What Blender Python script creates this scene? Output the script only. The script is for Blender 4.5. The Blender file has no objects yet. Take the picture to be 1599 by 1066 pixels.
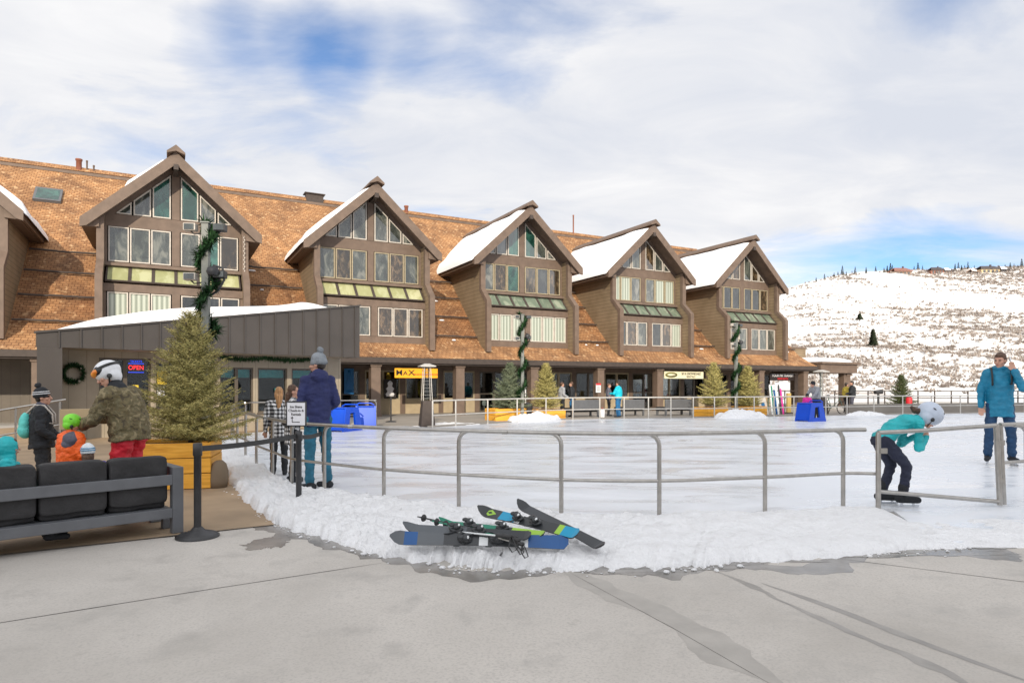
import bpy, bmesh, math, random
import numpy as np
from mathutils import Vector, Matrix, noise
random.seed(7)
R = math.radians
C = bpy.context.scene.collection
F, CX, HY, HC = 1010.0, 800.0, 602.0, 1.42
SU, CU = 0.883, 0.469                      # facade direction in plan

def at(px, z, h=0.0):                      # photo column px, depth z, height h -> world
    return Vector(((px - CX) / F * z, z, h))
def gz(py, h=0.0):                         # depth at which height h shows on row py
    return (HC - h) * F / (py - HY)
def hz(py, z):
    return HC - (py - HY) * z / F
def BW(u, v, h=0.0):                       # building frame -> world
    return Vector((SU*u - CU*v, CU*u + SU*v, h))
RB = math.atan2(CU, SU)

# ------------------------------------------------------------------ materials
MATS = {}
def nn(nt, t, **kw):
    n = nt.nodes.new(t)
    for k, v in kw.items():
        setattr(n, k, v)
    return n
def mat(name, col, rough=0.7, var=0.0, vscale=6.0, bump=0.0, bscale=40.0, metal=0.0, spec=0.5, emit=None, estr=1.0, coat=0.0, col2=None, stretch=None):
    m = bpy.data.materials.new(name); m.use_nodes = True
    nt = m.node_tree; b = nt.nodes['Principled BSDF']
    b.inputs['Base Color'].default_value = (*col, 1); b.inputs['Roughness'].default_value = rough
    b.inputs['Metallic'].default_value = metal; b.inputs['Specular IOR Level'].default_value = spec
    b.inputs['Coat Weight'].default_value = coat
    tc = nn(nt, 'ShaderNodeTexCoord'); mp = nn(nt, 'ShaderNodeMapping')
    nt.links.new(tc.outputs['Object'], mp.inputs['Vector'])
    if stretch: mp.inputs['Scale'].default_value = stretch
    if var > 0 or col2:
        no = nn(nt, 'ShaderNodeTexNoise'); no.inputs['Scale'].default_value = vscale; no.inputs['Detail'].default_value = 6
        nt.links.new(mp.outputs[0], no.inputs['Vector'])
        cr = nn(nt, 'ShaderNodeValToRGB'); cr.color_ramp.elements[0].position = .32; cr.color_ramp.elements[1].position = .68
        a = [c*(1-var) for c in col]; c2 = col2 if col2 else [min(1, c*(1+var)) for c in col]
        cr.color_ramp.elements[0].color = (*a, 1); cr.color_ramp.elements[1].color = (*c2, 1)
        nt.links.new(no.outputs['Fac'], cr.inputs[0]); nt.links.new(cr.outputs[0], b.inputs['Base Color'])
    if bump > 0:
        n2 = nn(nt, 'ShaderNodeTexNoise'); n2.inputs['Scale'].default_value = bscale; n2.inputs['Detail'].default_value = 4
        nt.links.new(mp.outputs[0], n2.inputs['Vector'])
        bp = nn(nt, 'ShaderNodeBump'); bp.inputs['Strength'].default_value = bump; bp.inputs['Distance'].default_value = .02
        nt.links.new(n2.outputs['Fac'], bp.inputs['Height']); nt.links.new(bp.outputs[0], b.inputs['Normal'])
    if emit:
        b.inputs['Emission Color'].default_value = (*emit, 1); b.inputs['Emission Strength'].default_value = estr
    MATS[name] = m
    return m
M = MATS
def math_node(nt, op, a, b=None, clamp=False):
    n = nn(nt, 'ShaderNodeMath', operation=op); n.use_clamp = clamp
    for i, x in enumerate((a, b)):
        if x is None: continue
        if isinstance(x, (int, float)): n.inputs[i].default_value = x
        else: nt.links.new(x, n.inputs[i])
    return n.outputs[0]
def ramp(nt, fac, stops):
    cr = nn(nt, 'ShaderNodeValToRGB'); e = cr.color_ramp.elements
    while len(e) < len(stops): e.new(.5)
    for k, (p, c) in enumerate(stops):
        e[k].position = p; e[k].color = (*c, 1)
    nt.links.new(fac, cr.inputs[0]); return cr.outputs[0]
def noise_node(nt, vec, scale, detail=5, rough=.5, dist=0):
    n = nn(nt, 'ShaderNodeTexNoise'); n.inputs['Scale'].default_value = scale; n.inputs['Detail'].default_value = detail
    n.inputs['Roughness'].default_value = rough; n.inputs['Distortion'].default_value = dist
    nt.links.new(vec, n.inputs['Vector']); return n.outputs['Fac']
def mixc(nt, fac, a, b, mode='MIX'):
    n = nn(nt, 'ShaderNodeMix', data_type='RGBA', blend_type=mode)
    for i, x in ((0, fac), (6, a), (7, b)):
        if isinstance(x, (int, float)): n.inputs[i].default_value = x
        elif isinstance(x, tuple): n.inputs[i].default_value = (*x, 1)
        else: nt.links.new(x, n.inputs[i])
    return n.outputs[2]
def base(name, rough=.7):
    m = bpy.data.materials.new(name); m.use_nodes = True; nt = m.node_tree
    b = nt.nodes['Principled BSDF']; b.inputs['Roughness'].default_value = rough
    tc = nn(nt, 'ShaderNodeTexCoord'); MATS[name] = m
    return m, nt, b, tc.outputs['Object']
def bumpn(nt, b, h, strength=.5, dist=.02):
    bp = nn(nt, 'ShaderNodeBump'); bp.inputs['Strength'].default_value = strength; bp.inputs['Distance'].default_value = dist
    nt.links.new(h, bp.inputs['Height']); nt.links.new(bp.outputs[0], b.inputs['Normal'])

# shingles
m, nt, b, oc = base('shingles', .85)
sx = nn(nt, 'ShaderNodeSeparateXYZ'); nt.links.new(oc, sx.inputs[0])
cb = nn(nt, 'ShaderNodeCombineXYZ'); nt.links.new(sx.outputs['X'], cb.inputs['X'])
nt.links.new(math_node(nt, 'MULTIPLY', sx.outputs['Z'], 1.4), cb.inputs['Y'])
br = nn(nt, 'ShaderNodeTexBrick'); nt.links.new(cb.outputs[0], br.inputs['Vector'])
br.inputs['Scale'].default_value = 1; br.inputs['Brick Width'].default_value = .21; br.inputs['Row Height'].default_value = .15
br.inputs['Mortar Size'].default_value = .012; br.inputs['Mortar Smooth'].default_value = .3; br.inputs['Bias'].default_value = 0
br.inputs['Color1'].default_value = (.33, .19, .090, 1); br.inputs['Color2'].default_value = (.44, .262, .128, 1); br.inputs['Mortar'].default_value = (.13, .055, .02, 1)
n1 = noise_node(nt, cb.outputs[0], .9, 6, .65, .6)
n2 = noise_node(nt, cb.outputs[0], 4.5, 3, .5)
c = mixc(nt, ramp(nt, n1, [(.35, (0, 0, 0)), (.62, (1, 1, 1))]), (.55, .47, .45), (1.12, 1.0, .9), 'MIX')
c = mixc(nt, 1.0, br.outputs['Color'], c, 'MULTIPLY')
c = mixc(nt, ramp(nt, n2, [(.58, (0, 0, 0)), (.70, (.7, .7, .7))]), c, (.66, .44, .24))
n5 = noise_node(nt, cb.outputs[0], 9, 2, .4)
c = mixc(nt, ramp(nt, n5, [(.70, (0, 0, 0)), (.76, (.45, .45, .45))]), c, (.66, .52, .38))
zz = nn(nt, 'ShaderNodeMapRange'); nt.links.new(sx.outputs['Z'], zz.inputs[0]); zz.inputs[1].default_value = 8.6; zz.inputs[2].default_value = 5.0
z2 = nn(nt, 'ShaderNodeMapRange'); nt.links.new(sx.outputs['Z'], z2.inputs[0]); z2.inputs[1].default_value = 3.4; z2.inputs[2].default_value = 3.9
wet_shade = math_node(nt, 'MULTIPLY', math_node(nt, 'MULTIPLY', zz.outputs[0], z2.outputs[0]), ramp(nt, noise_node(nt, cb.outputs[0], .55, 5, .6), [(.36, (.25, .25, .25)), (.6, (1, 1, 1))]))  # damp lower roof, with the gables' cast shade painted into the same darkening
c = mixc(nt, math_node(nt, 'MULTIPLY', wet_shade, .62), c, mixc(nt, 1.0, c, (.52, .40, .34), 'MULTIPLY'))
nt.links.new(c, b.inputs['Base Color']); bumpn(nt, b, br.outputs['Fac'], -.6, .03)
# lap siding
def siding(name, c1, c2, period=.2):
    m, nt, b, oc = base(name, .75)
    sx = nn(nt, 'ShaderNodeSeparateXYZ'); nt.links.new(oc, sx.inputs[0])
    fr = math_node(nt, 'FRACT', math_node(nt, 'DIVIDE', sx.outputs['Z'], period))
    n1 = noise_node(nt, oc, 1.3, 5)
    col = ramp(nt, n1, [(.3, c1), (.7, c2)])
    dark = ramp(nt, fr, [(0.0, (.35, .35, .35)), (.16, (1, 1, 1)), (1, (1, 1, 1))])
    nt.links.new(mixc(nt, 1.0, col, dark, 'MULTIPLY'), b.inputs['Base Color'])
    bumpn(nt, b, fr, -.7, .04)
siding('siding', (.20, .145, .085), (.27, .20, .125))
def panelled(name, c1, c2, period, axis='X', groove=.05):
    m, nt, b, oc = base(name, .6)
    sx = nn(nt, 'ShaderNodeSeparateXYZ'); nt.links.new(oc, sx.inputs[0])
    fr = math_node(nt, 'FRACT', math_node(nt, 'DIVIDE', sx.outputs[axis], period))
    col = ramp(nt, noise_node(nt, oc, 1.7, 5), [(.3, c1), (.7, c2)])
    dark = ramp(nt, fr, [(0.0, (.5, .5, .5)), (groove, (1, 1, 1)), (1, (1, 1, 1))])
    nt.links.new(mixc(nt, 1.0, col, dark, 'MULTIPLY'), b.inputs['Base Color'])
    bumpn(nt, b, fr, .3, .01)
panelled('board_wall', (.30, .25, .18), (.38, .32, .24), .42)
panelled('dark_board', (.12, .10, .08), (.15, .125, .10), .3)
mat('trim', (.155, .108, .080), .65, .15, 3, .1, 60)
mat('trim_dark', (.06, .045, .038), .7, .15)
mat('fascia_metal', (.058, .050, .045), .5, .10, 1.2)
mat('frame_white', (.55, .50, .44), .5, .08)
mat('frame_tan', (.36, .30, .20), .6, .1)
mat('frame_brown', (.10, .08, .06), .5, .1)
mat('knee_wall', (.40, .32, .21), .8, .12, 2)
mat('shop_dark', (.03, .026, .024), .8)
mat('shop_mid', (.16, .12, .09), .8, .3, 2)
mat('soffit', (.07, .055, .045), .8, .1)
mat('concrete_far', (.30, .27, .235), .85, .12, .6, .1)
# glass variants
def glassmat(name, c1, c2, rough=.04, scale=1.2, dk=.55):
    m, nt, b, oc = base(name, rough)
    oi = nn(nt, 'ShaderNodeObjectInfo'); mp = nn(nt, 'ShaderNodeMapping'); mp.inputs['Scale'].default_value = (1.6, 1, .7); nt.links.new(oc, mp.inputs[0])
    cc = ramp(nt, noise_node(nt, mp.outputs[0], scale*1.4, 5, .6, .8), [(.38, tuple(x*dk for x in c1)), (.5, c1), (.62, c2)])
    cc = mixc(nt, oi.outputs['Random'], cc, mixc(nt, 1.0, cc, (max(.55,dk-.15), max(.6,dk-.12), max(.55,dk-.15)), 'MULTIPLY'))
    nt.links.new(cc, b.inputs['Base Color'])
    b.inputs['Specular IOR Level'].default_value = 1.0; b.inputs['IOR'].default_value = 1.7
glassmat('glass_green', (.025, .10, .085), (.05, .16, .13))
glassmat('glass_grey', (.085, .095, .088), (.22, .22, .195))
glassmat('glass_dark', (.012, .016, .018), (.05, .055, .055), .03, 2.2)
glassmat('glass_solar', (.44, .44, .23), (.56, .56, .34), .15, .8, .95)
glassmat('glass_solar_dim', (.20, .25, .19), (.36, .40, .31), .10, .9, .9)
m, nt, b, oc = base('glass_curtain', .12)
sx = nn(nt, 'ShaderNodeSeparateXYZ'); nt.links.new(oc, sx.inputs[0])
w = math_node(nt, 'SINE', math_node(nt, 'MULTIPLY', sx.outputs['X'], 34))
nt.links.new(ramp(nt, math_node(nt, 'MULTIPLY_ADD', w, .5), [(0, (.25, .28, .23)), (1, (.52, .56, .48))]), b.inputs['Base Color'])
glassmat('glass_brownish', (.05, .035, .02), (.18, .12, .07), .05, 2)
# clear shop glass
m = bpy.data.materials.new('shop_glass'); m.use_nodes = True; nt = m.node_tree; nt.nodes.clear(); MATS['shop_glass'] = m
o = nn(nt, 'ShaderNodeOutputMaterial'); mx = nn(nt, 'ShaderNodeMixShader'); tr = nn(nt, 'ShaderNodeBsdfTransparent'); gl = nn(nt, 'ShaderNodeBsdfGlossy'); fz = nn(nt, 'ShaderNodeFresnel')
fz.inputs[0].default_value = 1.5; gl.inputs['Roughness'].default_value = .02; tr.inputs[0].default_value = (.82, .86, .85, 1)
nt.links.new(fz.outputs[0], mx.inputs[0]); nt.links.new(tr.outputs[0], mx.inputs[1]); nt.links.new(gl.outputs[0], mx.inputs[2]); nt.links.new(mx.outputs[0], o.inputs[0])
# snow / ice
def snowmat(name, col, dirt=None, b1=6, b2=45, s=.5):
    m, nt, b, oc = base(name, .65)
    n = noise_node(nt, oc, b1, 8, .62); n2 = noise_node(nt, oc, b2, 4, .6)
    c = col
    if dirt:
        c = mixc(nt, ramp(nt, n, [(.56, (0, 0, 0)), (.8, (.6, .6, .6))]), col, dirt)
        nt.links.new(c, b.inputs['Base Color'])
    else: b.inputs['Base Color'].default_value = (*col, 1)
    b.inputs['Subsurface Weight'].default_value = .0
    bumpn(nt, b, math_node(nt, 'ADD', n, math_node(nt, 'MULTIPLY', n2, .35)), s, .04)
snowmat('snow', (.86, .87, .89)); snowmat('snow_roof', (.88, .88, .9), None, 1.5, 12, .25)
m, nt, b, oc = base('snow_bank_mat', .6)
n = noise_node(nt, oc, 5, 9, .7); n2 = noise_node(nt, oc, 38, 5, .65); vo = nn(nt, 'ShaderNodeTexVoronoi'); vo.inputs['Scale'].default_value = 13; nt.links.new(oc, vo.inputs['Vector'])
nt.links.new(mixc(nt, ramp(nt, n, [(.52, (0, 0, 0)), (.72, (.42, .42, .42))]), (.89, .89, .895), (.60, .59, .58)), b.inputs['Base Color'])
bumpn(nt, b, math_node(nt, 'ADD', math_node(nt, 'ADD', n, math_node(nt, 'MULTIPLY', n2, .4)), math_node(nt, 'MULTIPLY', vo.outputs['Distance'], .3)), .9, .05)
m, nt, b, oc = base('ice', .3)
mp = nn(nt, 'ShaderNodeMapping'); mp.inputs['Scale'].default_value = (.35, 1.0, 1); mp.inputs['Rotation'].default_value = (0, 0, .12); nt.links.new(oc, mp.inputs[0])
n = noise_node(nt, mp.outputs[0], 1.6, 8, .62, .8); n2 = noise_node(nt, oc, .25, 3)
n3 = noise_node(nt, mp.outputs[0], 14, 4, .6)
c = ramp(nt, n, [(.3, (.73, .76, .80)), (.5, (.77, .795, .83)), (.7, (.825, .84, .87))])
c = mixc(nt, ramp(nt, n2, [(.4, (0, 0, 0)), (.65, (.5, .5, .5))]), c, (.70, .735, .78))
nt.links.new(c, b.inputs['Base Color'])
nt.links.new(ramp(nt, n, [(.35, (.16, .16, .16)), (.65, (.5, .5, .5))]), b.inputs['Roughness'])
bumpn(nt, b, math_node(nt, 'ADD', n, math_node(nt, 'MULTIPLY', n3, .3)), .12, .01)
# concrete
m, nt, b, oc = base('concrete', .8)
n = noise_node(nt, oc, .45, 7, .6, .4); n2 = noise_node(nt, oc, 2.3, 8, .65); n3 = noise_node(nt, oc, 60, 5, .7); n4 = noise_node(nt, oc, 9, 6, .7)
c = ramp(nt, n, [(.3, (.41, .38, .34)), (.5, (.51, .475, .43)), (.7, (.59, .55, .50))])
c = mixc(nt, ramp(nt, n2, [(.54, (0, 0, 0)), (.72, (.65, .65, .65))]), c, (.33, .31, .28))
c = mixc(nt, ramp(nt, n4, [(.60, (0, 0, 0)), (.72, (.6, .6, .6))]), c, (.36, .335, .30))
c = mixc(nt, ramp(nt, n3, [(.36, (.6, .6, .6)), (.52, (0, 0, 0))]), c, (.36, .34, .31))
nt.links.new(c, b.inputs['Base Color'])
nt.links.new(ramp(nt, n2, [(.4, (.85, .85, .85)), (.7, (.55, .55, .55))]), b.inputs['Roughness'])
bumpn(nt, b, math_node(nt, 'ADD', n3, n4), .15, .008)
mat('wet_concrete', (.23, .215, .195), .22, .25, 3, .1, 30)
mat('wet_faint', (.27, .25, .225), .4, .18, 5, .1, 30)
mat('damp_concrete', (.385, .36, .325), .65, .10, 5, .1, 30)
mat('tan_paving', (.36, .26, .165), .75, .18, 1.5, .15, 50)
mat('joint', (.12, .11, .10), .9)
mat('steel', (.42, .40, .37), .28, .12, 12, .05, 80, metal=.9)
mat('steel_pale', (.62, .59, .54), .4, .1, 8, metal=.5)
mat('black_metal', (.035, .035, .037), .45, .2, 8)
mat('grey_metal', (.12, .125, .135), .45, .1, 6)
mat('pole_paint', (.21, .22, .20), .5, .1, 4)
mat('pole_green', (.06, .13, .09), .5, .2, 4)
mat('cushion', (.028, .027, .028), .75, .25, 7, .4, 25)
m, nt, b, oc = base('orange_wood', .6)
mp = nn(nt, 'ShaderNodeMapping'); mp.inputs['Scale'].default_value = (1.2, 1.2, 14); nt.links.new(oc, mp.inputs[0])
n = noise_node(nt, mp.outputs[0], 1.5, 7, .6, .7)
sx = nn(nt, 'ShaderNodeSeparateXYZ'); nt.links.new(oc, sx.inputs[0])
fr = math_node(nt, 'FRACT', math_node(nt, 'DIVIDE', sx.outputs['Z'], .215))
c = ramp(nt, n, [(.3, (.66, .29, .025)), (.55, (.88, .44, .05)), (.75, (.95, .52, .09))])
c = mixc(nt, 1.0, c, ramp(nt, fr, [(0, (.35, .3, .25)), (.06, (1, 1, 1)), (1, (1, 1, 1))]), 'MULTIPLY')
nt.links.new(c, b.inputs['Base Color']); bumpn(nt, b, n, .25, .01)
mat('soil', (.09, .06, .04), .95, .3)
mat('bark', (.10, .07, .05), .9, .3, 20, .4)
def foliage(name, c1, c2, c3, sc=5):
    m, nt, b, oc = base(name, .7)
    n = noise_node(nt, oc, sc, 4, .6)
    ge = nn(nt, 'ShaderNodeNewGeometry')
    r = ge.outputs['Random Per Island']
    f = math_node(nt, 'MULTIPLY_ADD', r, .5); nt.nodes[-1]
    f = math_node(nt, 'ADD', math_node(nt, 'MULTIPLY', r, .45), math_node(nt, 'MULTIPLY', n, .6))
    nt.links.new(ramp(nt, f, [(.22, c1), (.55, c2), (.85, c3)]), b.inputs['Base Color'])
    b.inputs['Specular IOR Level'].default_value = .3
    tb = nt.nodes['Principled BSDF']
foliage('spruce_olive', (.13, .125, .04), (.38, .335, .115), (.68, .56, .22), 7)
foliage('spruce_blue', (.06, .085, .05), (.15, .18, .11), (.28, .30, .19))
foliage('spruce_far', (.035, .05, .02), (.08, .10, .035), (.15, .15, .06), .3)
foliage('ridge_tree', (.02, .03, .018), (.045, .06, .03), (.09, .09, .05), .1)
foliage('scrub', (.20, .16, .135), (.34, .29, .255), (.52, .46, .41), .05)
foliage('garland', (.012, .035, .012), (.025, .075, .025), (.05, .13, .04), 9)
# hill
m, nt, b, oc = base('hill_snow', .85)
mp = nn(nt, 'ShaderNodeMapping'); mp.inputs['Scale'].default_value = (1, .33, .33); nt.links.new(oc, mp.inputs[0]); oc = mp.outputs[0]
n = noise_node(nt, oc, .03, 6, .6, .4); n2 = noise_node(nt, oc, .30, 8, .75, .3)
mk = math_node(nt, 'ADD', math_node(nt, 'MULTIPLY', n, .55), math_node(nt, 'MULTIPLY', n2, .5))
c = mixc(nt, ramp(nt, mk, [(.55, (0, 0, 0)), (.66, (.6, .6, .6))]), (.86, .84, .82), (.36, .28, .23))
nt.links.new(c, b.inputs['Base Color']); bumpn(nt, b, n2, .5, 1.5)
# fabrics
def fab(name, col, var=.15, rough=.8, bump=.35, bs=28): return mat(name, col, rough, var, 9, bump, bs)
fab('navy', (.020, .026, .10)); fab('jeans_teal', (.02, .13, .20), .25); fab('grey_knit', (.22, .24, .26), .35, .9, .7, 90)
fab('teal_coat', (.003, .18, .31), .15, .55); fab('blue_pants', (.005, .045, .12), .2, .6); fab('turquoise', (.01, .40, .43), .15, .55); fab('legging', (.018, .022, .045), .2)
fab('helmet_grey', (.50, .56, .66), .05, .3, .0); fab('black_cloth', (.016, .018, .022), .2); fab('red_pants', (.62, .015, .03), .12, .6)
fab('orange_coat', (.95, .13, .01), .1, .55); fab('grey_cloth', (.10, .10, .13), .2); fab('lime', (.22, .75, .04), .1, .4, .05); fab('white_plastic', (.75, .76, .78), .1, .3, .05)
fab('purple', (.07, .05, .26), .2); fab('mint', (.12, .62, .56), .12, .6); fab('white_knit', (.72, .76, .78), .1, .9, .5, 90); fab('knit_blue', (.05, .25, .45), .1)
fab('bright_cyan', (.0, .48, .62), .1, .55); fab('jean_blue', (.02, .14, .32), .2); fab('pink', (.75, .03, .33), .1); fab('mid_grey', (.30, .31, .33), .1); fab('yellow_cloth', (.55, .42, .06), .15)
mat('skin', (.55, .30, .21), .5, .08, 14); mat('lips', (.40, .12, .10), .5); mat('eye', (.03, .025, .02), .2)
mat('hair_brown', (.09, .045, .025), .6, .4, 40, .5, 90, stretch=(1, 1, .15)); mat('hair_blond', (.42, .22, .09), .6, .4, 40, .5, 90, stretch=(1, 1, .15)); mat('hair_dark', (.03, .02, .015), .6, .3, 40, .4, 90)
mat('goggle', (.85, .10, .02), .10, .25, 9, col2=(.95, .38, .05)); mat('rubber', (.02, .02, .02), .5); mat('blade', (.6, .62, .65), .2, metal=.9)
mat('blue_plastic', (.0, .07, .58), .35, .08, 3); mat('phone_white', (.8, .8, .8), .3)
m, nt, b, oc = base('camo', .75)
n = noise_node(nt, oc, 14, 3, .55, .8)
nt.links.new(ramp(nt, n, [(.38, (.06, .045, .022)), (.47, (.15, .115, .05)), (.55, (.10, .085, .04)), (.62, (.24, .19, .10))]), b.inputs['Base Color']); bumpn(nt, b, noise_node(nt, oc, 22, 4), .4, .03)
m, nt, b, oc = base('plaid', .85)
sx = nn(nt, 'ShaderNodeSeparateXYZ'); nt.links.new(oc, sx.inputs[0])
def st(o, p): return math_node(nt, 'GREATER_THAN', math_node(nt, 'FRACT', math_node(nt, 'DIVIDE', o, p)), .5)
hx = st(math_node(nt, 'ADD', sx.outputs['X'], math_node(nt, 'MULTIPLY', sx.outputs['Y'], .8)), .075); hzz = st(sx.outputs['Z'], .075)
nt.links.new(ramp(nt, math_node(nt, 'MULTIPLY', math_node(nt, 'ADD', hx, hzz), .5), [(0, (.02, .02, .022)), (.5, (.25, .25, .25)), (1, (.8, .8, .8))]), b.inputs['Base Color'])
def flat(name, col, rough=.5, e=0, metal=0): return mat(name, col, rough, .05, 5, emit=col if e else None, estr=e, metal=metal)
flat('sign_orange', (.95, .42, .01)); flat('sign_black', (.02, .012, .01)); flat('sign_red', (.55, .05, .02)); flat('sign_cream', (.75, .70, .48)); flat('sign_olive', (.16, .15, .03))
flat('paper', (.78, .78, .80)); flat('neon_red', (1.0, .05, .06), .5, 1.1); flat('neon_blue', (.05, .10, 1.0), .5, .8); flat('lamp_warm', (1.0, .72, .38), .5, 5)
flat('poster_blue', (.01, .16, .42)); flat('poster_yellow', (.85, .6, .05)); flat('cardboard', (.55, .42, .24)); flat('yellow_light', (1, .75, .1), .5, 1.5)
flat('ski_black', (.03, .033, .036), .3); flat('ski_grey', (.09, .10, .11), .3); flat('ski_blue', (.0, .07, .24), .3); flat('ski_cyan', (.0, .28, .48), .3); flat('ski_lime', (.30, .52, .05), .3); flat('ski_green', (.01, .20, .12), .3); flat('ski_white', (.7, .72, .72), .3)
flat('sack_cloth', (.20, .15, .10), .9); flat('brick_red', (.28, .11, .07)); flat('wood_board', (.5, .36, .12)); flat('red_cloth', (.7, .02, .03)); flat('house_tan', (.30, .19, .13)); flat('house_roof', (.26, .12, .09)); flat('house_dark', (.06, .05, .05)); flat('tube_pink', (.55, .10, .12))

# ------------------------------------------------------------------ mesh helpers
class MB:
    def __init__(s): s.v = []; s.f = []; s.m = []; s.sm = []
    def add(s, vs, fs, mi=0, smooth=False):
        o = len(s.v); s.v += [tuple(p) for p in vs]
        for f in fs: s.f.append(tuple(i+o for i in f)); s.m.append(mi); s.sm.append(smooth)
    def box(s, x0, x1, y0, y1, z0, z1, mi=0):
        s.add([(x0,y0,z0),(x1,y0,z0),(x1,y1,z0),(x0,y1,z0),(x0,y0,z1),(x1,y0,z1),(x1,y1,z1),(x0,y1,z1)],
              [(0,3,2,1),(4,5,6,7),(0,1,5,4),(1,2,6,5),(2,3,7,6),(3,0,4,7)], mi)
    def prism(s, a, b, mi=0):          # two matching loops
        n = len(a); s.add(list(a)+list(b), [tuple(range(n-1,-1,-1)), tuple(range(n,2*n))]+[(i,(i+1)%n,n+(i+1)%n,n+i) for i in range(n)], mi)
    def tube(s, pts, r, mi=0, seg=8, r1=None, flat_=None):
        pts = [Vector(p) for p in pts]; n = len(pts); vs = []; prev = None
        for i, p in enumerate(pts):
            t = (pts[min(i+1,n-1)]-pts[max(i-1,0)]).normalized()
            if prev is None:
                a = Vector((0,0,1)) if abs(t.z) < .9 else Vector((1,0,0)); x = t.cross(a).normalized()
            else: x = (prev - t*prev.dot(t)).normalized()
            y = t.cross(x); prev = x
            rr = r if r1 is None else r+(r1-r)*i/(n-1)
            for k in range(seg):
                an = 2*math.pi*k/seg; vs.append(p+x*math.cos(an)*rr+y*math.sin(an)*rr)
        fs = [(i*seg+k, i*seg+(k+1)%seg, (i+1)*seg+(k+1)%seg, (i+1)*seg+k) for i in range(n-1) for k in range(seg)]
        s.add(vs, fs, mi, True); s.add([vs[k] for k in range(seg)], [tuple(range(seg-1,-1,-1))], mi); s.add(vs[-seg:], [tuple(range(seg))], mi)
    def lathe(s, prof, c=(0,0,0), seg=20, mi=0):
        c = Vector(c); vs = []
        for r, z in prof:
            for k in range(seg):
                an = 2*math.pi*k/seg; vs.append((c.x+r*math.cos(an), c.y+r*math.sin(an), c.z+z))
        n = len(prof); fs = [(i*seg+k, i*seg+(k+1)%seg, (i+1)*seg+(k+1)%seg, (i+1)*seg+k) for i in range(n-1) for k in range(seg)]
        s.add(vs, fs, mi, True)
        s.add(vs[:seg], [tuple(range(seg-1,-1,-1))], mi); s.add(vs[-seg:], [tuple(range(seg))], mi)
    def loft(s, path, ab, rv, mi=0, seg=16):
        path = [Vector(p) for p in path]; n = len(path); vs = []
        for i, p in enumerate(path):
            t = (path[min(i+1,n-1)]-path[max(i-1,0)]).normalized(); x = Vector(rv); x = (x-t*x.dot(t)).normalized(); y = t.cross(x)
            for k in range(seg):
                an = 2*math.pi*k/seg; vs.append(p+x*math.cos(an)*ab[i][0]+y*math.sin(an)*ab[i][1])
        fs = [(i*seg+k, i*seg+(k+1)%seg, (i+1)*seg+(k+1)%seg, (i+1)*seg+k) for i in range(n-1) for k in range(seg)]
        fs += [tuple(range(seg-1,-1,-1)), tuple(range((n-1)*seg, n*seg))]
        s.add(vs, fs, mi, True)
    def ell(s, c, rad, B=None, mi=0, seg=14, rings=9):
        c = Vector(c); B = B or (Vector((1,0,0)),Vector((0,1,0)),Vector((0,0,1))); vs = []; 
        for i in range(1, rings):
            th = math.pi*i/rings
            for k in range(seg):
                an = 2*math.pi*k/seg
                vs.append(c+B[0]*rad[0]*math.sin(th)*math.cos(an)+B[1]*rad[1]*math.sin(th)*math.sin(an)+B[2]*rad[2]*math.cos(th))
        nv = len(vs); vs += [c+B[2]*rad[2], c-B[2]*rad[2]]
        fs = [(i*seg+k, (i+1)*seg+k, (i+1)*seg+(k+1)%seg, i*seg+(k+1)%seg) for i in range(rings-2) for k in range(seg)]
        fs += [(nv, k, (k+1)%seg) for k in range(seg)] + [(nv+1, (rings-2)*seg+(k+1)%seg, (rings-2)*seg+k) for k in range(seg)]
        s.add(vs, fs, mi, True)
    def cap(s, p0, p1, r0, r1, mi=0, seg=12):
        p0, p1 = Vector(p0), Vector(p1); d = p1-p0; L = max(d.length, 1e-4); t = d/L
        pts = []; rs = []
        for a in (80, 55, 28): pts.append(p0-t*r0*math.sin(R(a))); rs.append(r0*math.cos(R(a)))
        for k in range(5): pts.append(p0+d*k/4); rs.append(r0+(r1-r0)*k/4)
        for a in (28, 55, 80): pts.append(p1+t*r1*math.sin(R(a))); rs.append(r1*math.cos(R(a)))
        rv = Vector((0,0,1)).cross(t); rv = rv if rv.length > .1 else Vector((1,0,0))
        s.loft(pts, [(r, r) for r in rs], rv, mi, seg)
    def mesh(s, name, mats):
        me = bpy.data.meshes.new(name); me.from_pydata(s.v, [], s.f)
        for x in mats: me.materials.append(MATS[x])
        me.polygons.foreach_set('material_index', s.m); me.polygons.foreach_set('use_smooth', s.sm); me.update()
        return me

def link(name, data, parent=None):
    o = bpy.data.objects.new(name, data); C.objects.link(o)
    if parent: o.parent = parent
    return o
def fixn(me):
    bm = bmesh.new(); bm.from_mesh(me); bmesh.ops.recalc_face_normals(bm, faces=bm.faces); bm.to_mesh(me); bm.free()
def part(name, mb, mats, parent=None, label=None, kind=None, bevel=0, nofix=False):
    if isinstance(mats, str): mats = [mats]
    me = mb.mesh(name, mats)
    if not nofix: fixn(me)
    o = link(name, me, parent)
    if label: o['label'] = label
    if kind: o['kind'] = kind
    if bevel:
        md = o.modifiers.new('bevel', 'BEVEL'); md.width = bevel; md.segments = 2; md.limit_method = 'ANGLE'; md.angle_limit = R(40)
    return o
def thing(name, label, cat, loc=(0,0,0), rz=0, group=None):
    o = bpy.data.objects.new(name, None); C.objects.link(o); o.location = loc; o.rotation_euler = (0,0,rz); o.empty_display_size = .3
    o['label'] = label; o['category'] = cat
    if group: o['group'] = group
    return o
def tag(o, label, cat, group=None):
    o['label'] = label; o['category'] = cat
    if group: o['group'] = group
    return o
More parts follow.
